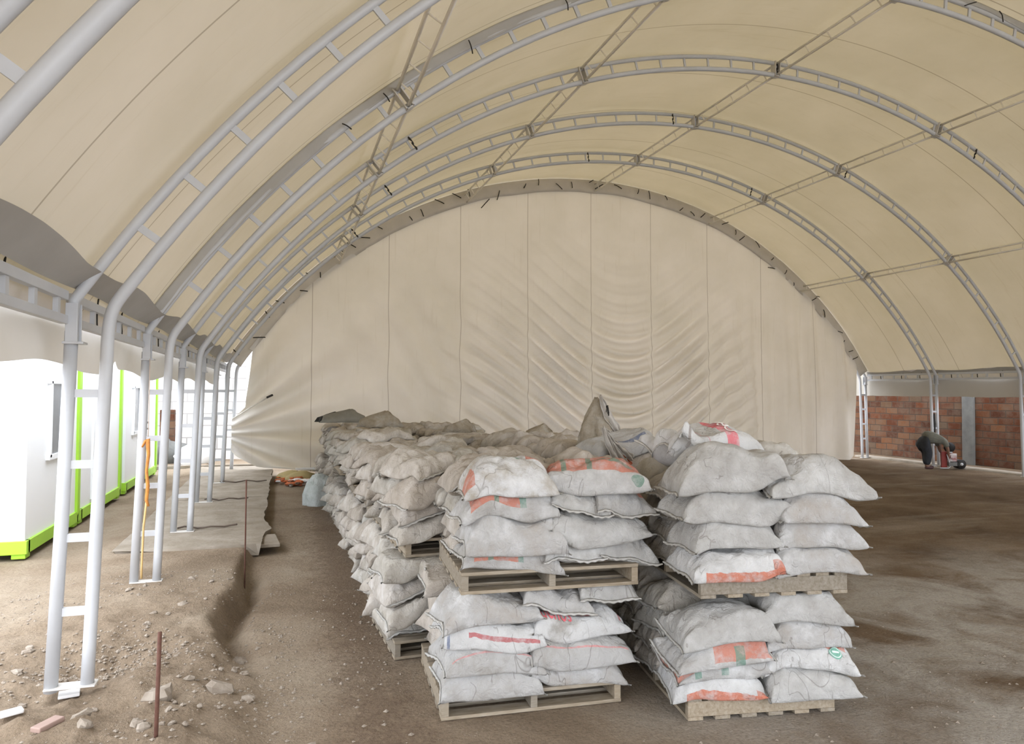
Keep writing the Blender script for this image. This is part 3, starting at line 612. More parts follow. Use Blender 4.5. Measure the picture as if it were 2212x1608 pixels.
def bag_mesh(bg_):
    X, Y, top, bot, U, V = bg_; a, b = X.shape
    VT = np.stack([X, Y, top], -1).reshape(-1, 3); VB = np.stack([X, Y, bot], -1); inner = np.full((a, b), -1); c = a * b
    idb = np.arange(a * b).reshape(a, b).copy(); k = np.arange((a - 2) * (b - 2)).reshape(a - 2, b - 2) + c; idb[1:-1, 1:-1] = k
    VV = np.vstack([VT, VB[1:-1, 1:-1].reshape(-1, 3)]); idt = np.arange(a * b).reshape(a, b)
    F = [(idt[i, j], idt[i + 1, j], idt[i + 1, j + 1], idt[i, j + 1]) for i in range(a - 1) for j in range(b - 1)]
    F += [(idb[i, j], idb[i, j + 1], idb[i + 1, j + 1], idb[i + 1, j]) for i in range(a - 1) for j in range(b - 1)]
    uvt = np.stack([(U + 1) / 2, .5 + (V + 1) / 4], -1).reshape(-1, 2); uvb = np.stack([(U + 1) / 2, .5 - (V + 1) / 4], -1)[1:-1, 1:-1].reshape(-1, 2)
    return VV, F, np.vstack([uvt, uvb])

def hems(bg_, parent):
    X, Y, top, bot, U, V = bg_
    for i, s in ((0, -1), (-1, 1)):
        e = np.stack([X[i], Y[i], top[i]], -1); inn = np.stack([X[i - 2 * s if s > 0 else 2], Y[i - 2 * s if s > 0 else 2], top[i - 2 * s if s > 0 else 2]], -1) if False else np.stack([X[-3 if s > 0 else 2], Y[-3 if s > 0 else 2], top[-3 if s > 0 else 2]], -1)
        d = e - inn; d[:, 2] *= .3; d /= np.linalg.norm(d, axis=1)[:, None] + 1e-9; o = e + d * .014; o[:, 2] += .004 * np.sin(np.arange(len(o)) * 1.3)
        m = MB(); n = len(e); up_ = np.array([0, 0, .004]); m.add(np.vstack([e + up_, o + up_, o - up_, e - up_]), [(k + r * n, k + 1 + r * n, k + 1 + ((r + 1) % 4) * n, k + ((r + 1) % 4) * n) for r in range(4) for k in range(n - 1)])
        m.build('sewn_hem', HEM, parent, True)

ALLB = []     # records of bags
def stack(row, k, ox, oy, rz, lvl, z, zmax, layouts, sizes, th):
    cs, sn = math.cos(rz), math.sin(rz); W_, D_ = sizes
    # pallet deck into the height map
    gx, gy = np.meshgrid(np.arange(0, W_, .012), np.arange(0, D_, .012)); hput((ox + gx * cs - gy * sn).ravel(), (oy + gx * sn + gy * cs).ravel(), np.full(gx.size, z + .14))
    for li, lay in enumerate(layouts):
        for si, (lx, ly, la) in enumerate(lay):
            sd = hash_((row, k, lvl, li, si)); rs = np.random.RandomState(sd)
            jx, jy = rs.randn() * (.014 if k == 0 else .03), rs.randn() * (.014 if k == 0 else .03)
            ov = .035
            lx2 = lx + jx + (-ov if lx < .3 * W_ else ov if lx > .7 * W_ else 0); ly2 = ly + jy + (-ov if ly < .3 * D_ else ov if ly > .7 * D_ else 0)
            if row == 'L' and k == 0 and lx < .3 * W_: lx2 += .05 + .02 * (li == 0)
            X, Y = ox + lx2 * cs - ly2 * sn, oy + lx2 * sn + ly2 * cs
            dist = math.hypot(X - CAMP[0], Y - CAMP[1]); near = dist < 6.6
            nu, nv = (60, 42) if near else ((26, 18) if dist < 10 else (16, 12))
            key = (row, k, lvl, li, si)
            sp = SPECIAL.get(key, {})
            big = (.31 if row == 'R' and k == 0 else .34) * (1 + .03 * rs.randn()); B = bag(X, Y, rz + la + rs.randn() * (.06 if k == 0 else .13), sp.get('a', big), sp.get('b', .232 * (1 + .04 * rs.randn())), th * (1 + .13 * rs.randn()) * sp.get('t', 1), nu, nv, sd, z + .14 + li * th * .86, zmax, tilt=sp.get('tilt', 0) + rs.randn() * .035, arch=rs.randn() * .012, bend=sp.get('bend', rs.randn() * .05), open_end=sp.get('open', 0))
            # which bags the photograph shows
            left = lx - (.0) < .34 * W_; front = ly < .36 * D_; topl = lvl == 1 and li == len(layouts) - 1
            vis = topl or (row == 'L' and left) or (k == 0 and front) or (row == 'L' and k == 0 and lx > .7 * W_) or (row == 'R' and k <= 1 and left) or (lvl == 1 and li == len(layouts) - 2 and dist < 8)
            ALLB.append(dict(key=key, B=B, dist=dist, vis=vis, near=near, x=X, y=Y))
def hash_(t):
    h = 7
    for c in t: h = (h * 31 + (ord(c) if isinstance(c, str) else int(c) + 3)) % 100003
    return h
P3 = [(.2, .33, 1.5708), (.6, .33, 1.5708), (1.0, .33, 1.5708), (.31, .8, 0), (.89, .8, 0)]
P2 = [(.31, .2, 0), (.89, .2, 0), (.2, .68, 1.5708), (.6, .68, 1.5708), (1.0, .68, 1.5708)]
P2m = [(.31, .2, 0), (.89, .2, 0), (.31, .6, 0), (.89, .6, 0), (.31, .95, 0), (.89, .95, 0)]
PA = [(.30, .2, 0), (.76, .32, 1.5708), (1.06, .32, 1.5708), (.3, .6, 0), (.3, .93, 0), (.9, .82, 0)]
QF = [(.77, .2, 0), (.27, .2, 0), (.77, .6, 0), (.27, .6, 0), (.77, 1.0, 0), (.27, 1.0, 0)]
Q1 = [(.31, .2, 0), (.82, .3, 1.5708), (.31, .6, 0), (.31, 1.0, 0), (.82, .9, 1.5708)]
SPECIAL = {
 ('L', 0, 0, 0, 0): {'m': 'blue_panel', 'd': 'crumpled white sack with blue stripe drooping over the front left corner of the lower pallet'},
 ('L', 0, 0, 0, 1): {'m': 'white', 'd': 'grey white sack at bottom right front of the nearest left stack'},
 ('L', 0, 0, 1, 0): {'m': 'pink_strip', 'd': 'grey sack with pink stripe, second from bottom, left front of nearest stack'},
 ('L', 0, 0, 1, 1): {'m': 'pink_strip', 'd': 'grey sack with faded red stripe, second from bottom, right front of nearest left stack'},
 ('L', 0, 0, 2, 0): {'m': 'red_line', 'tilt': -.08, 'd': 'white sack with red line along its edge, third layer of the lower pallet'},
 ('L', 0, 0, 2, 1): {'m': 'pink_square', 'tilt': .05, 'text': ('uenos', .10, .62, .30, .085, RED), 'd': 'white sack with red script and a pink square, third layer of the lower pallet'},
 ('L', 0, 0, 3, 0): {'m': 'white', 'd': 'plump pale sack right under the upper pallet at its front left corner'},
 ('L', 0, 0, 3, 1): {'m': 'blue_panel', 'd': 'creased grey sack with a dark blue panel under the upper pallet front'},
 ('L', 0, 0, 3, 2): {'m': 'plain', 'd': 'flat grey sack poking out right under the upper pallet front'},
 ('L', 0, 1, 0, 0): {'m': 'orange_low', 'd': 'white sack with orange and green print at the left on the upper pallet'},
 ('L', 0, 1, 0, 1): {'m': 'plain', 'd': 'grey sack in the middle directly on the upper pallet deck'},
 ('L', 0, 1, 0, 2): {'m': 'plain', 'd': 'grey sack at the right directly on the upper pallet, pointed corner'},
 ('L', 0, 1, 1, 0): {'m': 'white', 'd': 'flattened crinkled white sack above the orange printed one on the upper pallet'},
 ('L', 0, 1, 1, 1): {'m': 'plain', 'd': 'flattened pale sack second from the upper pallet deck at right'},
 ('L', 0, 1, 2, 0): {'m': 'orange_block', 'd': 'sack with broad orange block and green bars, third layer at left'},
 ('L', 0, 1, 2, 1): {'m': 'plain', 'd': 'small bulging grey sack between two orange printed ones, third layer'},
 ('L', 0, 1, 2, 2): {'m': 'orange_right', 'd': 'grey sack with faded orange patch at right, third layer'},
 ('L', 0, 1, 3, 0): {'m': 'white_torn', 't': 1.08, 'd': 'bright white sack with red corner on top of the nearest left stack'},
 ('L', 0, 1, 3, 1): {'m': 'orange_top', 't': 1.08, 'tilt': .06, 'd': 'orange sack with green stripes and white front on top of the stack'},
 ('R', 0, 0, 0, 1): {'m': 'orange_edge', 'd': 'clean white sack with orange lower edge on the bottom right pallet'},
 ('R', 0, 0, 0, 0): {'m': 'plain', 'd': 'plain grey sack at the bottom right corner of the right stack'},
 ('R', 0, 0, 1, 1): {'m': 'camo', 'tilt': -.0, 'd': 'orange sack with green zigzag hanging over the lower right pallet'},
 ('R', 0, 0, 1, 0): {'m': 'logo', 'a': .33, 'logo': 1, 'd': 'white sack with a green oval emblem at the right of the lower pallet'},
 ('R', 0, 0, 2, 1): {'m': 'orange_front', 'd': 'dusty sack with orange front panel, third layer of the lower right stack'},
 ('R', 0, 0, 2, 0): {'m': 'white', 'd': 'wrinkled pale sack curled over the emblem sack at right'},
 ('R', 0, 0, 3, 1): {'m': 'plain', 'd': 'big plump grey sack under the upper right pallet'},
 ('R', 0, 0, 3, 0): {'m': 'plain', 'd': 'pale sack squeezed under the right half of the upper right pallet'},
 ('R', 0, 1, 0, 1): {'m': 'orange_edge', 'd': 'white sack with orange folded edge on the upper right pallet'},
 ('R', 0, 1, 0, 0): {'m': 'white', 'd': 'white sack at the right directly on the upper right pallet'},
 ('R', 0, 1, 1, 1): {'m': 'plain', 'd': 'thin torn pale sack, second layer of the upper right stack'},
 ('R', 0, 1, 1, 0): {'m': 'white', 'logo': .6, 'd': 'white sack with a small green oval mark, second layer at right'},
 ('R', 0, 1, 2, 1): {'m': 'plain', 'a': .38, 'tilt': -.10, 'd': 'long sloping pale sack, third layer of the upper right stack'},
 ('R', 0, 1, 2, 0): {'m': 'white', 'd': 'white sack with pointed corner, third layer at the right'},
 ('R', 0, 1, 3, 1): {'m': 'plain', 'a': .37, 't': 1.08, 'd': 'large smooth grey sack on top front of the right stack'},
 ('R', 0, 1, 3, 0): {'m': 'plain', 'a': .37, 't': 1.12, 'tilt': .0, 'd': 'large pale sack bulging out at the far right top'},
}
NUM = ['first', 'second', 'third', 'fourth', 'fifth', 'sixth', 'seventh', 'eighth', 'ninth', 'tenth', 'eleventh', 'twelfth']
nL, nR = 12, 10
TH = .170
rowspec = []
for k in range(nL):
    rs = np.random.RandomState(100 + k)
    rz = -.058 if k == 0 else rs.randn() * .02; ox = -7.27 if k == 0 else -7.42 + rs.randn() * .03; oy = 4.38 if k == 0 else 5.46 + 1.12 * (k - 1)
    rowspec.append(('L', k, ox, oy, rz))
for k in range(nR):
    rs = np.random.RandomState(200 + k)
    rz = -.15 if k == 0 else rs.randn() * .02; ox = -5.80 if k == 0 else -5.72 + rs.randn() * .03; oy = 3.93 if k == 0 else 5.36 + 1.28 * (k - 1)
    rowspec.append(('R', k, ox, oy, rz))
for row, k, ox, oy, rz in rowspec:
    for lvl in (0, 1):
        z = 0.0 if lvl == 0 else .765
        rs = np.random.RandomState(hash_((row, k, lvl)))
        dx, dy, dr = (0, 0, 0) if lvl == 0 else (.05 + rs.randn() * .03, rs.randn() * .02, rs.randn() * .015)
        if k == 0 and row == 'L' and lvl: dx, dy, dr = .12, .0, -.01
        if k == 0 and row == 'R' and lvl: dx, dy, dr = .06, -.05, -.0
        sizes = (1.2, 1.0) if row == 'L' else (1.0, 1.2)
        rowname = 'left row' if row == 'L' else 'right row'
        place = ('%s stack of the %s' % (NUM[k], rowname)); lb = '%s wooden pallet in the %s' % ('lower' if lvl == 0 else 'upper', place)
        if row == 'L': make_pallet(ox + dx, oy + dy, z, rz + dr, lb)
        else: # turned a quarter: boards run away from the camera
            r2 = rz + dr + math.pi / 2; make_pallet(ox + dx + 1.0 * math.cos(rz + dr), oy + dy + 1.0 * math.sin(rz + dr), z, r2, lb)
        if row == 'L':
            lay = [P2, P2, P2, PA] if (k == 0 and lvl == 0) else [PA, P2, PA, P2] if k == 0 else ([P3, P2, P3, P2] if (k + lvl) % 2 else [P2, P3, P2, P3])
        else: lay = [QF] * 4 if k == 0 else [Q1] * 4
        if lvl == 0 and not (k == 0): lay = lay[:4]
        stack(row, k, ox + dx, oy + dy, rz + dr, lvl, z, .765 if lvl == 0 else None, lay, sizes, TH if (k < 2 or lvl == 0) else .152)
# extra sacks heaped on top of the far stacks
rs = np.random.RandomState(5)
EX = [(-5.42, 4.36, .12, .36, .25, 1.25, 'band'), (-5.5, 5.55, .1, .33, .24, 1.1, 'blue_panel')]
SPECIAL[('X', 0, 2, 0, 0)] = {'m': 'band', 'text': ('DRA', .60, .55, .13, .35, WHT), 'd': 'crumpled open white sack with a red lettered band on top of the right stack'}
SPECIAL[('X', 1, 2, 0, 0)] = {'m': 'blue_panel', 'd': 'grey sack tied with blue strips behind the red banded one'}
for k, (x, y, an, a, b, t, mname) in enumerate(EX):
    B = bag(x, y, an, a, b, TH * t, 44, 30, 900 + k, 1.45, None, open_end=(-1 if k == 0 else 0)); ALLB.append(dict(key=('X', k, 2, 0, 0), B=B, dist=5, vis=True, near=True, x=x, y=y))
for k in range(16):
    row = k % 2; kk = k // 2; y = 7.2 + kk * 1.08 + rs.rand() * .3; x = (-6.85 + rs.randn() * .3) if row == 0 else (-5.25 + rs.randn() * .15)
    if row == 0 and y < 8.5: continue
    B = bag(x, y, rs.rand() * 3, .33, .23, TH * .72, 18, 14, 950 + k, 1.40, None); ALLB.append(dict(key=('T', k, 2, 0, 0), B=B, dist=math.hypot(x - CAMP[0], y), vis=True, near=False, x=x, y=y))

def surf(B, u, v, off=.003):
    X, Y, top, bot, U, V = B; uu = U[:, 0]; vv = V[0]
    fi = np.interp(u, uu, np.arange(len(uu))); fj = np.interp(v, vv, np.arange(len(vv))); i = int(min(fi, len(uu) - 2)); j = int(min(fj, len(vv) - 2)); a, b = fi - i, fj - j
    P = np.stack([X, Y, top], -1); p = P[i, j] * (1 - a) * (1 - b) + P[i + 1, j] * a * (1 - b) + P[i, j + 1] * (1 - a) * b + P[i + 1, j + 1] * a * b
    nrm = np.cross(P[i + 1, j] - P[i, j], P[i, j + 1] - P[i, j]); nrm /= np.linalg.norm(nrm) + 1e-9
    return p + nrm * off
def decal(B, pts_uv, faces, name, mat, parent):
    m = MB(); m.add([surf(B, u, v, o) for u, v, o in pts_uv], faces); return m.build(name, mat, parent)
def ink(name, c): return simple(name, c, tuple(x * 1.25 for x in c[:3]) + (1,), 40, .8, .1, .001)
INKG = ink('green ink', (.16, .34, .27, 1)); INKP = ink('pale ink', (.60, .70, .66, 1)); INKR = ink('red ink', (.58, .12, .14, 1)); INKW = ink('white ink', (.72, .70, .68, 1))
def oval(B, uc, vc, ru, rv, parent):
    for k, (s, mt, off) in enumerate(((1, INKG, .004), (.86, INKP, .0055), (.74, INKG, .007))):
        pts = [(uc, vc, off)]; fc = []; n = 28
        for r_ in (.5, 1):
            for q in range(n): t = 2 * math.pi * q / n; pts.append((uc + ru * s * r_ * math.cos(t), vc + rv * s * r_ * math.sin(t), off))
        fc = [(0, 1 + q, 1 + (q + 1) % n) for q in range(n)] + [(1 + q, 1 + n + q, 1 + n + (q + 1) % n, 1 + (q + 1) % n) for q in range(n)]
        decal(B, pts, fc, 'oval_print', mt, parent)
    m = []; 
    pts = []; fc = []
    for r0, r1, c0, c1 in ((-.5, .5, -.16, .2),):
        for q in range(9):
            a = r0 + (r1 - r0) * q / 8; pts += [(uc + ru * a, vc + rv * c0, .0085), (uc + ru * a, vc + rv * c1, .0085)]
        fc = [(2 * q, 2 * q + 2, 2 * q + 3, 2 * q + 1) for q in range(8)]
    decal(B, pts, fc, 'oval_print', INKP, parent)
def text_on(B, s, u0, v0, du, dv, col, parent, swap=False):
    cu = bpy.data.curves.new('t', 'FONT'); cu.body = s; cu.resolution_u = 3; ob = bpy.data.objects.new('t', cu); COL.objects.link(ob)
    me = bpy.data.meshes.new_from_object(ob); bm = bmesh.new(); bm.from_mesh(me); bmesh.ops.triangulate(bm, faces=bm.faces)
    bmesh.ops.subdivide_edges(bm, edges=bm.edges[:], cuts=1); P = np.array([v.co[:] for v in bm.verts]); F = [[v.index for v in f.verts] for f in bm.faces]
    bm.free(); bpy.data.objects.remove(ob); bpy.data.meshes.remove(me); bpy.data.curves.remove(cu)
    mn, mx = P.min(0), P.max(0); q = (P - mn) / np.maximum(mx - mn, 1e-6)
    if swap: pts = [((u0 + (1 - y) * du) * 2 - 1, (v0 + x * dv) * 4 - 3 if False else (v0 + x * dv), .006) for x, y, z in q]
    else: pts = [((u0 + x * du) * 2 - 1, v0 + y * dv, .006) for x, y, z in q]
    return decal(B, pts, F, 'lettering', INKR if col == RED else INKW, parent)

vis = sorted([r for r in ALLB if r['vis']], key=lambda r: r['dist'])
vis, rest = vis[:300], vis[300:] + [r for r in ALLB if not r['vis']]
slotL = {'L2': 1}
def where(r):
    row, k, lvl, li, si = r['key']
    if row == 'T': return None
    W_ = 1.2 if row == 'L' else 1.
    lay = NUM[li]; pal = ('lower', 'upper')[lvl]
    pos_ = {}
    return row, k, lay, pal
QUAL = ['dusty beige', 'pale grey', 'dull grey', 'cream grey', 'dust covered']
sideword = lambda r, ox: 'left' if r['x'] < ox else 'right'
cnt = {}
for r in vis:
    row, k, lvl, li, si = r['key']; sp = SPECIAL.get(r['key'], {}); mt = PR.get(sp.get('m'), SACK)
    VV, F, uv = bag_mesh(r['B']); c = VV.mean(0); c[2] = VV[:, 2].min()
    m = MB(); m.add(VV - c, F)
    if sp.get('d'): lb = sp['d']
    elif row == 'T': lb = 'loose rumpled sack thrown on top of the %s row, about %s stack back' % (('left', 'right')[k % 2], NUM[min(11, max(0, int(round((r['y'] - 4.35 - .5) / (1.12 if k % 2 == 0 else 1.28)))))])
    else:
        posn = (['front left', 'front middle', 'front right', 'back left', 'back right'] if row == 'L' else ['front left', 'front right', 'middle left', 'back left', 'back right'])
        lay2 = row == 'L' and len([1 for q in ALLB if q['key'][:4] == (row, k, lvl, li)]) == 5
        isP3 = abs((r['y'] - [s for s in rowspec if s[0] == row and s[1] == k][0][3])) > 0
        cx_, cy_ = [(s[2] + (.6 if row == 'L' else .5), s[3] + .5) for s in rowspec if s[0] == row and s[1] == k][0]
        a_ = 'front' if r['y'] < cy_ - .12 else ('back' if r['y'] > cy_ + .2 else 'middle'); b_ = 'left' if r['x'] < cx_ - .15 else ('right' if r['x'] > cx_ + .15 else 'centre')
        lb = 'sack, %s %s of %s layer, %s pallet, %s stack of %s row' % (a_, b_, NUM[li], ('lower', 'upper')[lvl], NUM[k], 'left' if row == 'L' else 'right')
    if lb in cnt: lb = 'neighbouring ' + lb
    if r['near']:
        t = empty('cement_sack', c, lb, 'sack', 'filled sacks stacked on the pallets')
        b = m.build('sack_body', mt, t, True, uv); ch0 = r['B']
        X, Y, top, bot, U, V = r['B']; Bl = (X - c[0], Y - c[1], top - c[2], bot - c[2], U, V); hems(Bl, t)
        if sp.get('logo'):
            s = sp['logo']; oval(Bl, .55, -.80, .13 * s, .13 * s, t)
        if sp.get('text'):
            s, u0, v0, du, dv, col = sp['text']
            if row == 'X': text_on(Bl, s, .61, -.75, .11, 1.0, col, t, swap=True)
            else: text_on(Bl, s, u0, -.80, du, .34, col, t)
    else:
        o = m.build('cement_sack', mt, None, True, uv); o.location = c; tag(o, lb, 'sack', 'filled sacks stacked on the pallets')
    cnt[lb] = cnt.get(lb, 0) + 1
# every other sack of the mass, one object
m = MB(); UVs = []
for r in rest:
    X, Y, top, bot, U, V = r['B']; st = (slice(None, None, 2 if X.shape[0] > 20 else 1),) * 2
    B2 = tuple(q if X.shape[0] <= 20 else q[np.ix_(np.unique(np.r_[np.arange(0, X.shape[0], 3), X.shape[0] - 1]), np.unique(np.r_[np.arange(0, X.shape[1], 3), X.shape[1] - 1]))] for q in r['B'])
    VV, F, uv = bag_mesh(B2); m.add(VV, F); UVs.append(uv)
tag(m.build('sack_pile', SACK, None, True, np.vstack(UVs)), 'remaining dusty sacks filling the inside and far end of the pallet rows', 'sacks', kind='stuff')

# upright open sack, folded open mouth, odd cloth tips
def crumple(path, rad, seed, nseg=26, amp=.25, flat=.7):
    rs = np.random.RandomState(seed); P = np.array(path, float); m = len(P); G = []
    ph = rs.rand(6) * 6.28
    for i in range(m):
        row = []
        for k in range(nseg + 1):
            t = 2 * math.pi * k / nseg; r_ = rad[i] * (1 + amp * (.5 * math.sin(3 * t + ph[0] + i * .35) + .35 * math.sin(5 * t + ph[1] - i * .5) + .3 * math.sin(8 * t + ph[2] + i * .8)))
            row.append((P[i, 0] + r_ * math.cos(t), P[i, 1] + flat * r_ * math.sin(t), P[i, 2] + .25 * rad[i] * math.sin(2 * t + ph[3]) * (i / m)))
        G.append(row)
    return G
BROWN = sack_mat('brown tinged sack', [('r', 0, .01, 0, .01, ORG)], (.33, .29, .23, 1), (.24, .20, .145, 1), (.40, .375, .33, 1))
zt = 1.52
t = empty('open_sack', (-5.31, 6.35, zt - .1), 'brownish half-empty sack standing upright with a twisted open mouth', 'sack')
G = crumple([(0, 0, .0), (0, 0, .1), (.005, 0, .2), (.0, 0, .30), (.0, 0, .38), (.01, 0, .46), (.0, 0, .53), (-.02, 0, .58)], [.15, .185, .18, .155, .12, .085, .045, .012], 3, 40, .32, .8)
MB().grid(G).build('sack_body', BROWN, t, True, solid=.004)
MOUTH = simple('pale folded sack cloth', (.50, .475, .44, 1), (.40, .37, .33, 1), 14, .8, .5, .006)
def ribbon(path, wd, mat, parent, name, seed=0):
    P = np.array(path, float); tt = np.linspace(0, 1, len(P)); q = np.linspace(0, 1, 26); Q = np.stack([np.interp(q, tt, P[:, k]) for k in range(3)], 1); W = np.interp(q, tt, wd)
    Gs = [[(Q[i, 0] + W[i] * s_, Q[i, 1] - .022 * math.cos(s_ * 9 + .5 * math.sin(q[i] * 7 + seed)) , Q[i, 2] + .35 * W[i] * s_ + .006 * math.sin(i * .9 + s_ * 5 + seed)) for s_ in np.linspace(-.5, .5, 12)] for i in range(26)]
    return MB().grid(Gs).build(name, mat, parent, True, solid=.004)
ribbon([(-.02, -.10, .60), (.02, -.10, .50), (.05, -.13, .40), (.12, -.15, .30), (.17, -.15, .22)], [.015, .06, .09, .08, .02], MOUTH, t, 'sack_mouth', 1)['label'] = 'pale curled mouth edge'
ribbon([(.035, -.135, .50), (.04, -.135, .45), (.045, -.14, .41)], [.012, .03, .008], BLACK, t, 'slit_shade', 2)['label'] = 'black strip as shade of the opening'  # black ribbon stands in for the shade inside the mouth
ribbon([(-.0, -.15, .28), (.07, -.17, .24), (.15, -.16, .25)], [.02, .05, .02], MOUTH, t, 'sack_mouth', 3)['label'] = 'pale curled mouth edge'
t = empty('folded_sack', (-5.68, 5.25, 1.5), 'stiff folded empty sack with slatted pale folds between the two rows', 'sack')
for q, pth in enumerate((((-.09, 0, .27), (-.03, 0, .12), (.03, 0, .0), (.07, -.01, -.06)), ((-.05, .02, .23), (.03, .02, .10), (.09, .01, .0), (.12, 0, -.03)), ((.0, .03, .17), (.08, .03, .10), (.16, .02, .03), (.18, .02, .0)))):
    ribbon(pth, [.022, .05, .06, .045], MOUTH, t, 'sack_fold', q)
ribbon([(.03, .05, .05), (.10, .05, .0), (.18, .05, -.05)], [.05, .09, .06], simple('orange sack lining', ORG2, ORG, 9, .8), t, 'orange_lining', 4)['label'] = 'orange printed cloth'
def peak(x, y, z, w, h, seed, mat, label, cat='sack flap'):
    G = crumple([(x, y, z - .05), (x, y, z + h * .3), (x + w * .1, y, z + h * .6), (x + w * .25, y, z + h * .85), (x + w * .3, y, z + h)], [w, w * .8, w * .45, w * .2, w * .05], seed, 20, .3, .6)
    return tag(MB().grid(G).build('sack_flap', mat, None, True, solid=.004), label, cat)
peak(-6.55, 13.2, 1.44, .40, .24, 1, BROWN, 'pointed brown cloth fold sticking up at the far top')
peak(-7.05, 15.2, 1.44, .50, .22, 2, simple('olive grey cloth', (.22, .21, .18, 1)), 'olive grey bundle at the far left top of the sacks', 'bundle')
peak(-7.3, 15.4, 1.44, .32, .16, 5, BLACK, 'small black bundle at the far left top of the sacks', 'bundle')
peak(-5.75, 10.2, 1.5, .25, .14, 6, BROWN, 'brown curled sack end at the top of the right row')
peak(-5.1, 8.6, 1.52, .2, .12, 7, BROWN, 'small arched sack end near the right top edge')

# ---------------------------------------------------------------- stakes, ropes, debris
RUST = simple('rusty rebar', (.10, .045, .032, 1), (.14, .065, .045, 1), 30, .8, .4, .002)
def gz(x, y): return float(gh(np.array([x]), np.array([y]))[0])
tag(MB().tube([(-8.86, 4.27, gz(-8.86, 4.27) - .1), (-8.855, 4.27, .4), (-8.85, 4.275, .735)], .011, 8).build('rebar_stake', RUST, None, True), 'rusty rebar stake standing in the rubble nearest the camera', 'stake')
tag(MB().tube([(-8.60, 8.10, gz(-8.6, 8.1) - .1), (-8.60, 8.10, .7), (-8.60, 8.10, 1.09)], .008, 8).build('rebar_stake', RUST, None, True), 'thin dark rebar stake at the trench edge farther back', 'stake')
tag(MB().tube([(-4.78, 4.28, .80), (-4.6, 4.25, .79), (-4.42, 4.22, .77)], .003, 5).build('wire', STONE, None, True), 'thin pale wire sticking out right of the upper right pallet', 'wire')
OR = simple('orange rope', (.62, .27, .06, 1), (.5, .2, .05, 1), 20, .8)
xr, yr = -9.50, 7.78
t = empty('hanging_rope', (xr, yr, .3), 'frayed orange rope knotted around the second left post', 'rope')
MB().tube([(0.0, 0, 2.05), (.0, -.0, 1.5), (.0, -.01, 1.28)], .004, 6).build('cord', simple('pinkish cord', (.62, .5, .42, 1)), t, True)
MB().tube([(-.05, -.02, 1.18), (-.02, -.03, 1.24), (0, -.03, 1.26), (.01, -.03, 1.1), (-.005, -.03, .95), (.01, -.03, .8), (.0, -.03, .66), (.02, -.03, .6)], [.008, .014, .022, .016, .014, .018, .016, .01], 8).build('knotted_strand', OR, t, True)
MB().tube([(0, -.03, .64), (-.02, -.03, .4), (-.03, -.03, .0), (-.03, -.03, -.1)], .010, 6).build('loose_end', simple('pale orange rope', (.62, .42, .18, 1)), t, True)
# stones
def stone(x, y, r, seed, name='stone', mat=STONE, label=None, cat='stone', sq=None, group=None):
    rs = np.random.RandomState(seed); sq = sq or (1, .6 + .5 * rs.rand(), .35 + .35 * rs.rand())
    a = rs.rand() * 6.28; m = MB().ball((0, 0, 0), r, .28, 8, seed, sq); o = m.build(name, mat, None, False, bevel=0); o.location = (x, y, gz(x, y) + r * sq[2] * .45); o.rotation_euler = (.2 * rs.randn(), .2 * rs.randn(), a)
    return tag(o, label, cat, group)
def grp(x, y):
    if y < 5.0: return 'loose stones in the nearest rubble at bottom left', 'angular pale stone lying in the rubble at bottom left'
    if y < 6.5: return 'loose stones around the nearest left post', 'angular pale stone in the rubble round the nearest post'
    return 'loose stones farther along the left bank', 'small pale stone on the left bank beyond the nearest post'
k = 0
while k < 44:
    x = -10.2 + 2.1 * RNG.rand(); y = 4.3 + 3.6 * RNG.rand() ** 1.5
    if x > -8.35: continue
    g_, l_ = grp(x, y); r_ = .018 + .030 * RNG.rand() ** 2
    sz = 'tiny' if r_ < .022 else 'fist-sized' if r_ > .036 else 'small'; sd_ = 'left of the post feet' if x < -9.68 else 'between post and trench edge' if x > -9.2 else 'in line with the post feet'
    dp = 'nearest the camera' if y < 4.75 else 'just in front of the nearest post' if y < 5.25 else 'just behind the nearest post' if y < 6.0 else 'well behind the nearest post' if y < 7 else 'by the second post'
    l_ = '%s stone %s, %s' % (sz, sd_, dp); stone(x, y, r_, 300 + k, label=l_, group=l_.replace('stone', 'stones', 1)); k += 1
NAMED = [(-8.52, 6.02, .075, 'round tan stone lying in the trench edge'), (-8.60, 5.02, .09, 'flat pale stone slab in front of the trench edge'), (-8.95, 4.95, .11, 'flat broken stone left of the near stake'), (-9.33, 4.75, .06, 'dark grey stone right of the nearest post foot'), (-8.05, 4.28, .035, 'lone pale stone on bare earth near the pallets'), (-9.05, 6.9, .04, 'pale chip on the left bank'), (-8.42, 4.95, .05, 'long pale stone at the foot of the bank')]
for q, (x, y, r, l) in enumerate(NAMED): stone(x, y, r, 500 + q, label=l)
for q, (x, y, r, l) in enumerate([(-4.25, 5.6, .03, 'pale pebble on the dark floor right of the stacks'), (-3.1, 6.4, .035, 'small pale stone out on the dark floor at right'), (-2.2, 8.6, .05, 'white chip farther back on the dark floor'), (-1.0, 9.6, .05, 'pale crumb of rubble far back on the dark floor'), (-4.3, 4.35, .03, 'pale pebble just right of the lower right pallet')]): stone(x, y, r, 560 + q, label=l)
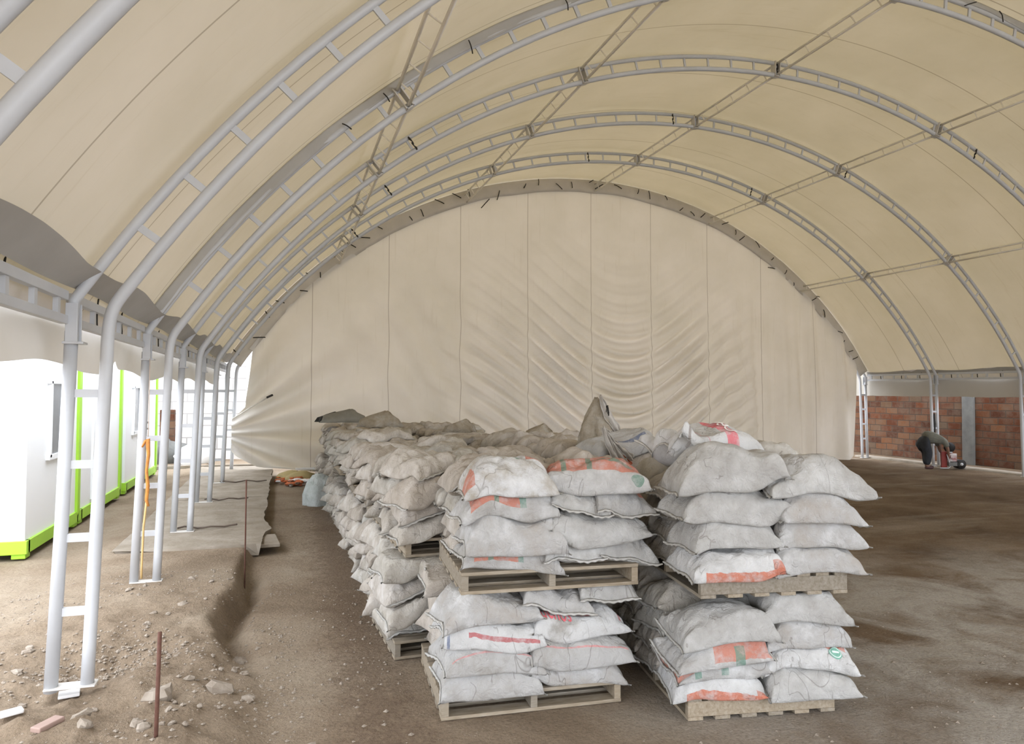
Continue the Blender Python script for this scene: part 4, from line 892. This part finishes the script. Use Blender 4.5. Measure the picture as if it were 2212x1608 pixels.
# gravel, uncountable
m = MB(); rs = np.random.RandomState(9)
def pebble(x, y, r):
    q = np.array([[1, 0, 0], [-1, 0, 0], [0, 1, 0], [0, -1, 0], [0, 0, 1], [0, 0, -1.]]) * r * (.6 + .7 * rs.rand(6, 1)); q[:, 2] *= .6
    m.add(q + np.array([x, y, gz0[pi] + r * .15]), [(0, 2, 4), (2, 1, 4), (1, 3, 4), (3, 0, 4), (2, 0, 5), (1, 2, 5), (3, 1, 5), (0, 3, 5)])
N = 4200; px = np.where(rs.rand(N) < .72, -10.6 + 2.5 * rs.rand(N), -8.4 + 5.6 * rs.rand(N)); py = 3.0 + 5.2 * rs.rand(N) ** 1.3
cl = vnoise(px * 1.7, py * 1.7, 66) > -.05; inst = (px > -7.4) & (px < -4.7) & (py > 3.8); keep = cl & ~inst; px, py = px[keep], py[keep]; gz0 = gh(px, py)
for pi in range(len(px)): pebble(px[pi], py[pi], .005 + .013 * rs.rand() ** 2)
tag(m.build('gravel', STONE), 'small gravel and crumbs scattered over the earth', 'gravel', kind='stuff')
m = MB(); N = 700; px = np.r_[-9.45 + .34 * rs.randn(600), -7.62 + .16 * rs.randn(100)]; py = np.r_[5.85 + .25 * rs.randn(600), 4.4 + 3 * rs.rand(100)]; gz0 = gh(px, py)
for pi in range(N): pebble(px[pi], py[pi], .007 + .014 * rs.rand())
tag(m.build('rubble', STONE), 'loose rubble filling the hollow behind the nearest post', 'rubble', kind='stuff')
# white scrap, brick shard at the corner
WS = simple('white scrap', (.82, .82, .82, 1))
tag(MB().box((-9.73, 4.92, gz(-9.73, 4.92) + .035), (.12, .07, .025), rz=.5).build('white_scrap', WS, bevel=.008), 'bright white scrap on the ground at the left edge', 'scrap')
tag(MB().box((-9.46, 4.62, gz(-9.46, 4.62) + .02), (.16, .07, .03), rz=1.0).build('brick_shard', simple('dusty pink brick', (.36, .25, .21, 1)), bevel=.006), 'dusty pinkish shard at the bottom left corner', 'shard')
tag(MB().box((-9.52, 5.28, gz(-9.52, 5.28) + .03), (.12, .10, .02), rz=.2).build('white_scrap', WS, bevel=.004), 'white plate between the feet of the nearest left post', 'plate')
# orange debris heap by the curtain
t = empty('debris_heap', (-7.95, 16.3, 0), 'low heap of orange and brown debris near the curtain foot', 'debris')
m = MB(); m2 = MB(); m3 = MB(); rs = np.random.RandomState(4)
for q in range(60): (m if q % 2 else (m2 if q % 4 else m3)).ball((rs.randn() * .28, rs.randn() * .35, .02 + .05 * rs.rand()), .03 + .05 * rs.rand(), .4, 6, q, (1.4, 1, .5))
m.build('orange_scraps', simple('orange scrap', (.62, .16, .05, 1), (.4, .12, .05, 1), 12), t); m2.build('brown_scraps', simple('brown scrap', (.16, .11, .08, 1)), t); m3.build('pale_scraps', WS, t)
tag(MB().grid(crumple([(-7.9, 17.3, 0), (-7.9, 17.3, .09), (-7.9, 17.3, .15), (-7.9, 17.3, .17)], [.45, .4, .25, .03], 8)).build('straw_heap', simple('dry yellow straw', (.42, .34, .16, 1)), None, True), 'low yellowish straw heap against the curtain', 'heap')
tag(MB().box((-7.3, 17.75, .17), (1.3, .06, .05)).build('timber_batten', WS, bevel=.006), 'white batten lying at the foot of the curtain', 'batten')
tag(MB().grid(crumple([(-7.62, 13.2, -.02), (-7.62, 13.2, .2), (-7.62, 13.2, .38), (-7.62, 13.2, .5), (-7.6, 13.2, .56)], [.26, .28, .24, .15, .03], 12)).build('torn_sack', sack_mat('bluish torn sack', [('r', 0, .01, 0, .01, ORG)], (.50, .54, .53, 1), (.38, .42, .41, 1), (.6, .64, .64, 1)), None, True), 'torn bluish sack slumped beside the far left stacks', 'sack')
for q, (x, y, L, a) in enumerate([(-9.2, 10.55, .75, .15), (-9.15, 13.15, .7, -.1), (-9.0, 15.6, .9, .2)]):
    P = [(x + L * (s - .5), y + .05 * math.sin(s * 9 + q), .175 + .012 * math.sin(s * 14)) for s in np.linspace(0, 1, 10)]
    tag(MB().tube(P, .012, 6).build('twig', simple('dark root', (.12, .09, .07, 1)), None, True), 'dark crooked %s lying on the slab by the %s left post' % ('strip', ['third', 'fourth', 'fifth'][q]), 'strip')

# ---------------------------------------------------------------- stooping worker and machine
def skin(name, nodes, edges, mat, parent, sub=2):
    me = bpy.data.meshes.new(name); me.from_pydata([n_[0] for n_ in nodes], edges, []); me.materials.append(mat)
    o = bpy.data.objects.new(name, me); COL.objects.link(o); o.parent = parent
    o.modifiers.new('skin', 'SKIN'); sv = me.skin_vertices[0].data if me.skin_vertices else None
    if sv is None:
        bm = bmesh.new(); bm.from_mesh(me); bm.verts.layers.skin.verify(); bm.to_mesh(me); bm.free(); sv = me.skin_vertices[0].data
    for i, n_ in enumerate(nodes): r = n_[1]; sv[i].radius = (r, r) if not isinstance(r, tuple) else r
    sv[0].use_root = True
    s = o.modifiers.new('sub', 'SUBSURF'); s.levels = sub; s.render_levels = sub; return o
SKN = simple('brown skin', (.22, .12, .08, 1)); SHIRT = simple('grey olive shirt', (.16, .16, .13, 1), (.12, .12, .10, 1), 6, .85, .3, .01)
TROU = simple('dark trousers', (.028, .033, .04, 1), (.02, .022, .028, 1), 6, .85, .3, .01); HAIR = simple('black hair', (.008, .007, .007, 1)); SHOE = simple('dark red shoes', (.07, .03, .03, 1))
wk = empty('person', (8.68, 15.25, .0), 'person in grey shirt and dark trousers bending over a small machine', 'person'); wk.rotation_euler = (0, 0, -.31)
# local: x forward (to the right of the picture), y depth, z up
hip = (-.04, 0, .80); wst = (.10, 0, .88); cst = (.34, 0, .82); nk = (.50, 0, .72)
body_n = [((-.06, 0, .80), .13), (wst, .12), (cst, .15), (nk, .06), ((.58, 0, .65), .05), ((.655, 0, .56), .095), ((.70, 0, .50), .075)]
body_e = [(0, 1), (1, 2), (2, 3), (3, 4), (4, 5), (5, 6)]
def limb(pts, frm):
    last = frm
    for p in pts: body_n.append(p); body_e.append((last, len(body_n) - 1)); last = len(body_n) - 1
    return last
for s in (-1, 1):
    limb([((-.05, s * .10, .74), .095), ((.05 + .05 * s, s * .12, .44), .062), ((.02 + .08 * s, s * .12, .09), .042), ((.10 + .08 * s, s * .13, .04), .038), ((.18 + .08 * s, s * .13, .035), .03)], 0)
    h = limb([((.44, s * .18, .74), .06), ((.50, s * .20, .52), .042), ((.56, s * .13, .34), .030), ((.585, s * .11, .28), .034)], 2)
    for f in range(4): limb([((.60 + .004 * f, s * (.075 + .018 * f), .245 - .004 * f), .009), ((.612, s * (.07 + .018 * f), .215), .008), ((.60, s * (.066 + .018 * f), .195 + .004 * f), .007)], h)
    limb([((.57, s * .07, .265), .010), ((.578, s * .05, .24), .008)], h)
skin('body', body_n, body_e, SKN, wk)
skin('shirt', [((-.06, 0, .84), .215), ((.14, 0, .89), .20), ((.34, 0, .83), .21), ((.475, 0, .745), .09), ((.43, .19, .75), .085), ((.47, .21, .60), .07), ((.43, -.19, .75), .085), ((.47, -.21, .60), .07)], [(0, 1), (1, 2), (2, 3), (2, 4), (4, 5), (2, 6), (6, 7)], SHIRT, wk)
skin('trousers', [((-.08, 0, .82), .19), ((.05, 0, .88), .165), ((-.05, .11, .68), .155), ((.09, .13, .44), .115), ((.10, .13, .10), .10), ((-.05, -.11, .68), .155), ((.0, -.13, .44), .115), ((-.06, -.13, .10), .10)], [(0, 1), (0, 2), (2, 3), (3, 4), (0, 5), (5, 6), (6, 7)], TROU, wk)
for s in (-1, 1): MB().ball((.10 + .08 * s, s * .13, .035), .075, 0, 12, 0, (1.7, .7, .55)).build('shoe', SHOE, wk, True)
MB().ball((.66, 0, .585), .14, .04, 14, 2, (1.05, .85, 1.05)).build('hair', HAIR, wk, True)
m = MB(); 
for s in (-1, 1): m.ball((.67, s * .095, .545), .022, 0, 8, 0, (.6, .5, 1.2))
m.ball((.735, 0, .50), .018, 0, 8); m.build('face', SKN, wk, True)

mc = empty('small_machine', (9.30, 14.99, .0), 'small red and white wheeled machine with a tube frame in front of the stooping person', 'machine'); mc.rotation_euler = (0, 0, -.31)
RD = simple('dull red paint', (.22, .03, .022, 1), None, 5, .5)
MB().box((-.20, 0, .26), (.16, .05, .44)).build('red_guard', RD, mc, bevel=.01)
MB().tube([(-.35, -.08, .03), (-.12, -.08, .03), (-.07, -.08, .08), (-.09, -.08, .16), (-.12, -.08, .26), (-.16, -.08, .4), (-.13, -.08, .46), (-.02, -.08, .46)], .016, 8).build('tube_frame', STEEL, mc, True)
m = MB().box((.0, 0, .32), (.20, .2, .22)); m.tube([(-.04, -.1, .34), (-.04, -.14, .34)], .06, 14); m.build('engine_block', simple('light metal', (.5, .49, .48, 1), (.3, .1, .1, 1), 9, .4, .2, .004, metal=.2), mc, bevel=.012)
MB().box((.04, 0, .14), (.34, .22, .10)).build('base_tray', GC, mc, bevel=.01)
MB().tube([(.22, -.11, .14), (.22, .11, .14)], .125, 22).build('wheel', BLACK, mc, True); MB().tube([(.22, -.125, .14), (.22, .125, .14)], .04, 12).build('wheel_hub', STEEL, mc, True)
# dark cloth stuffed between the fifth right posts
tag(MB().grid(crumple([(9.46, 15.66, .95), (9.46, 15.66, 1.05), (9.47, 15.66, 1.2), (9.46, 15.66, 1.4), (9.47, 15.66, 1.5)], [.03, .05, .05, .035, .02], 4)).build('dark_cloth', BLACK, None, True), 'dark cloth hanging between the right posts above the stooping person', 'cloth')
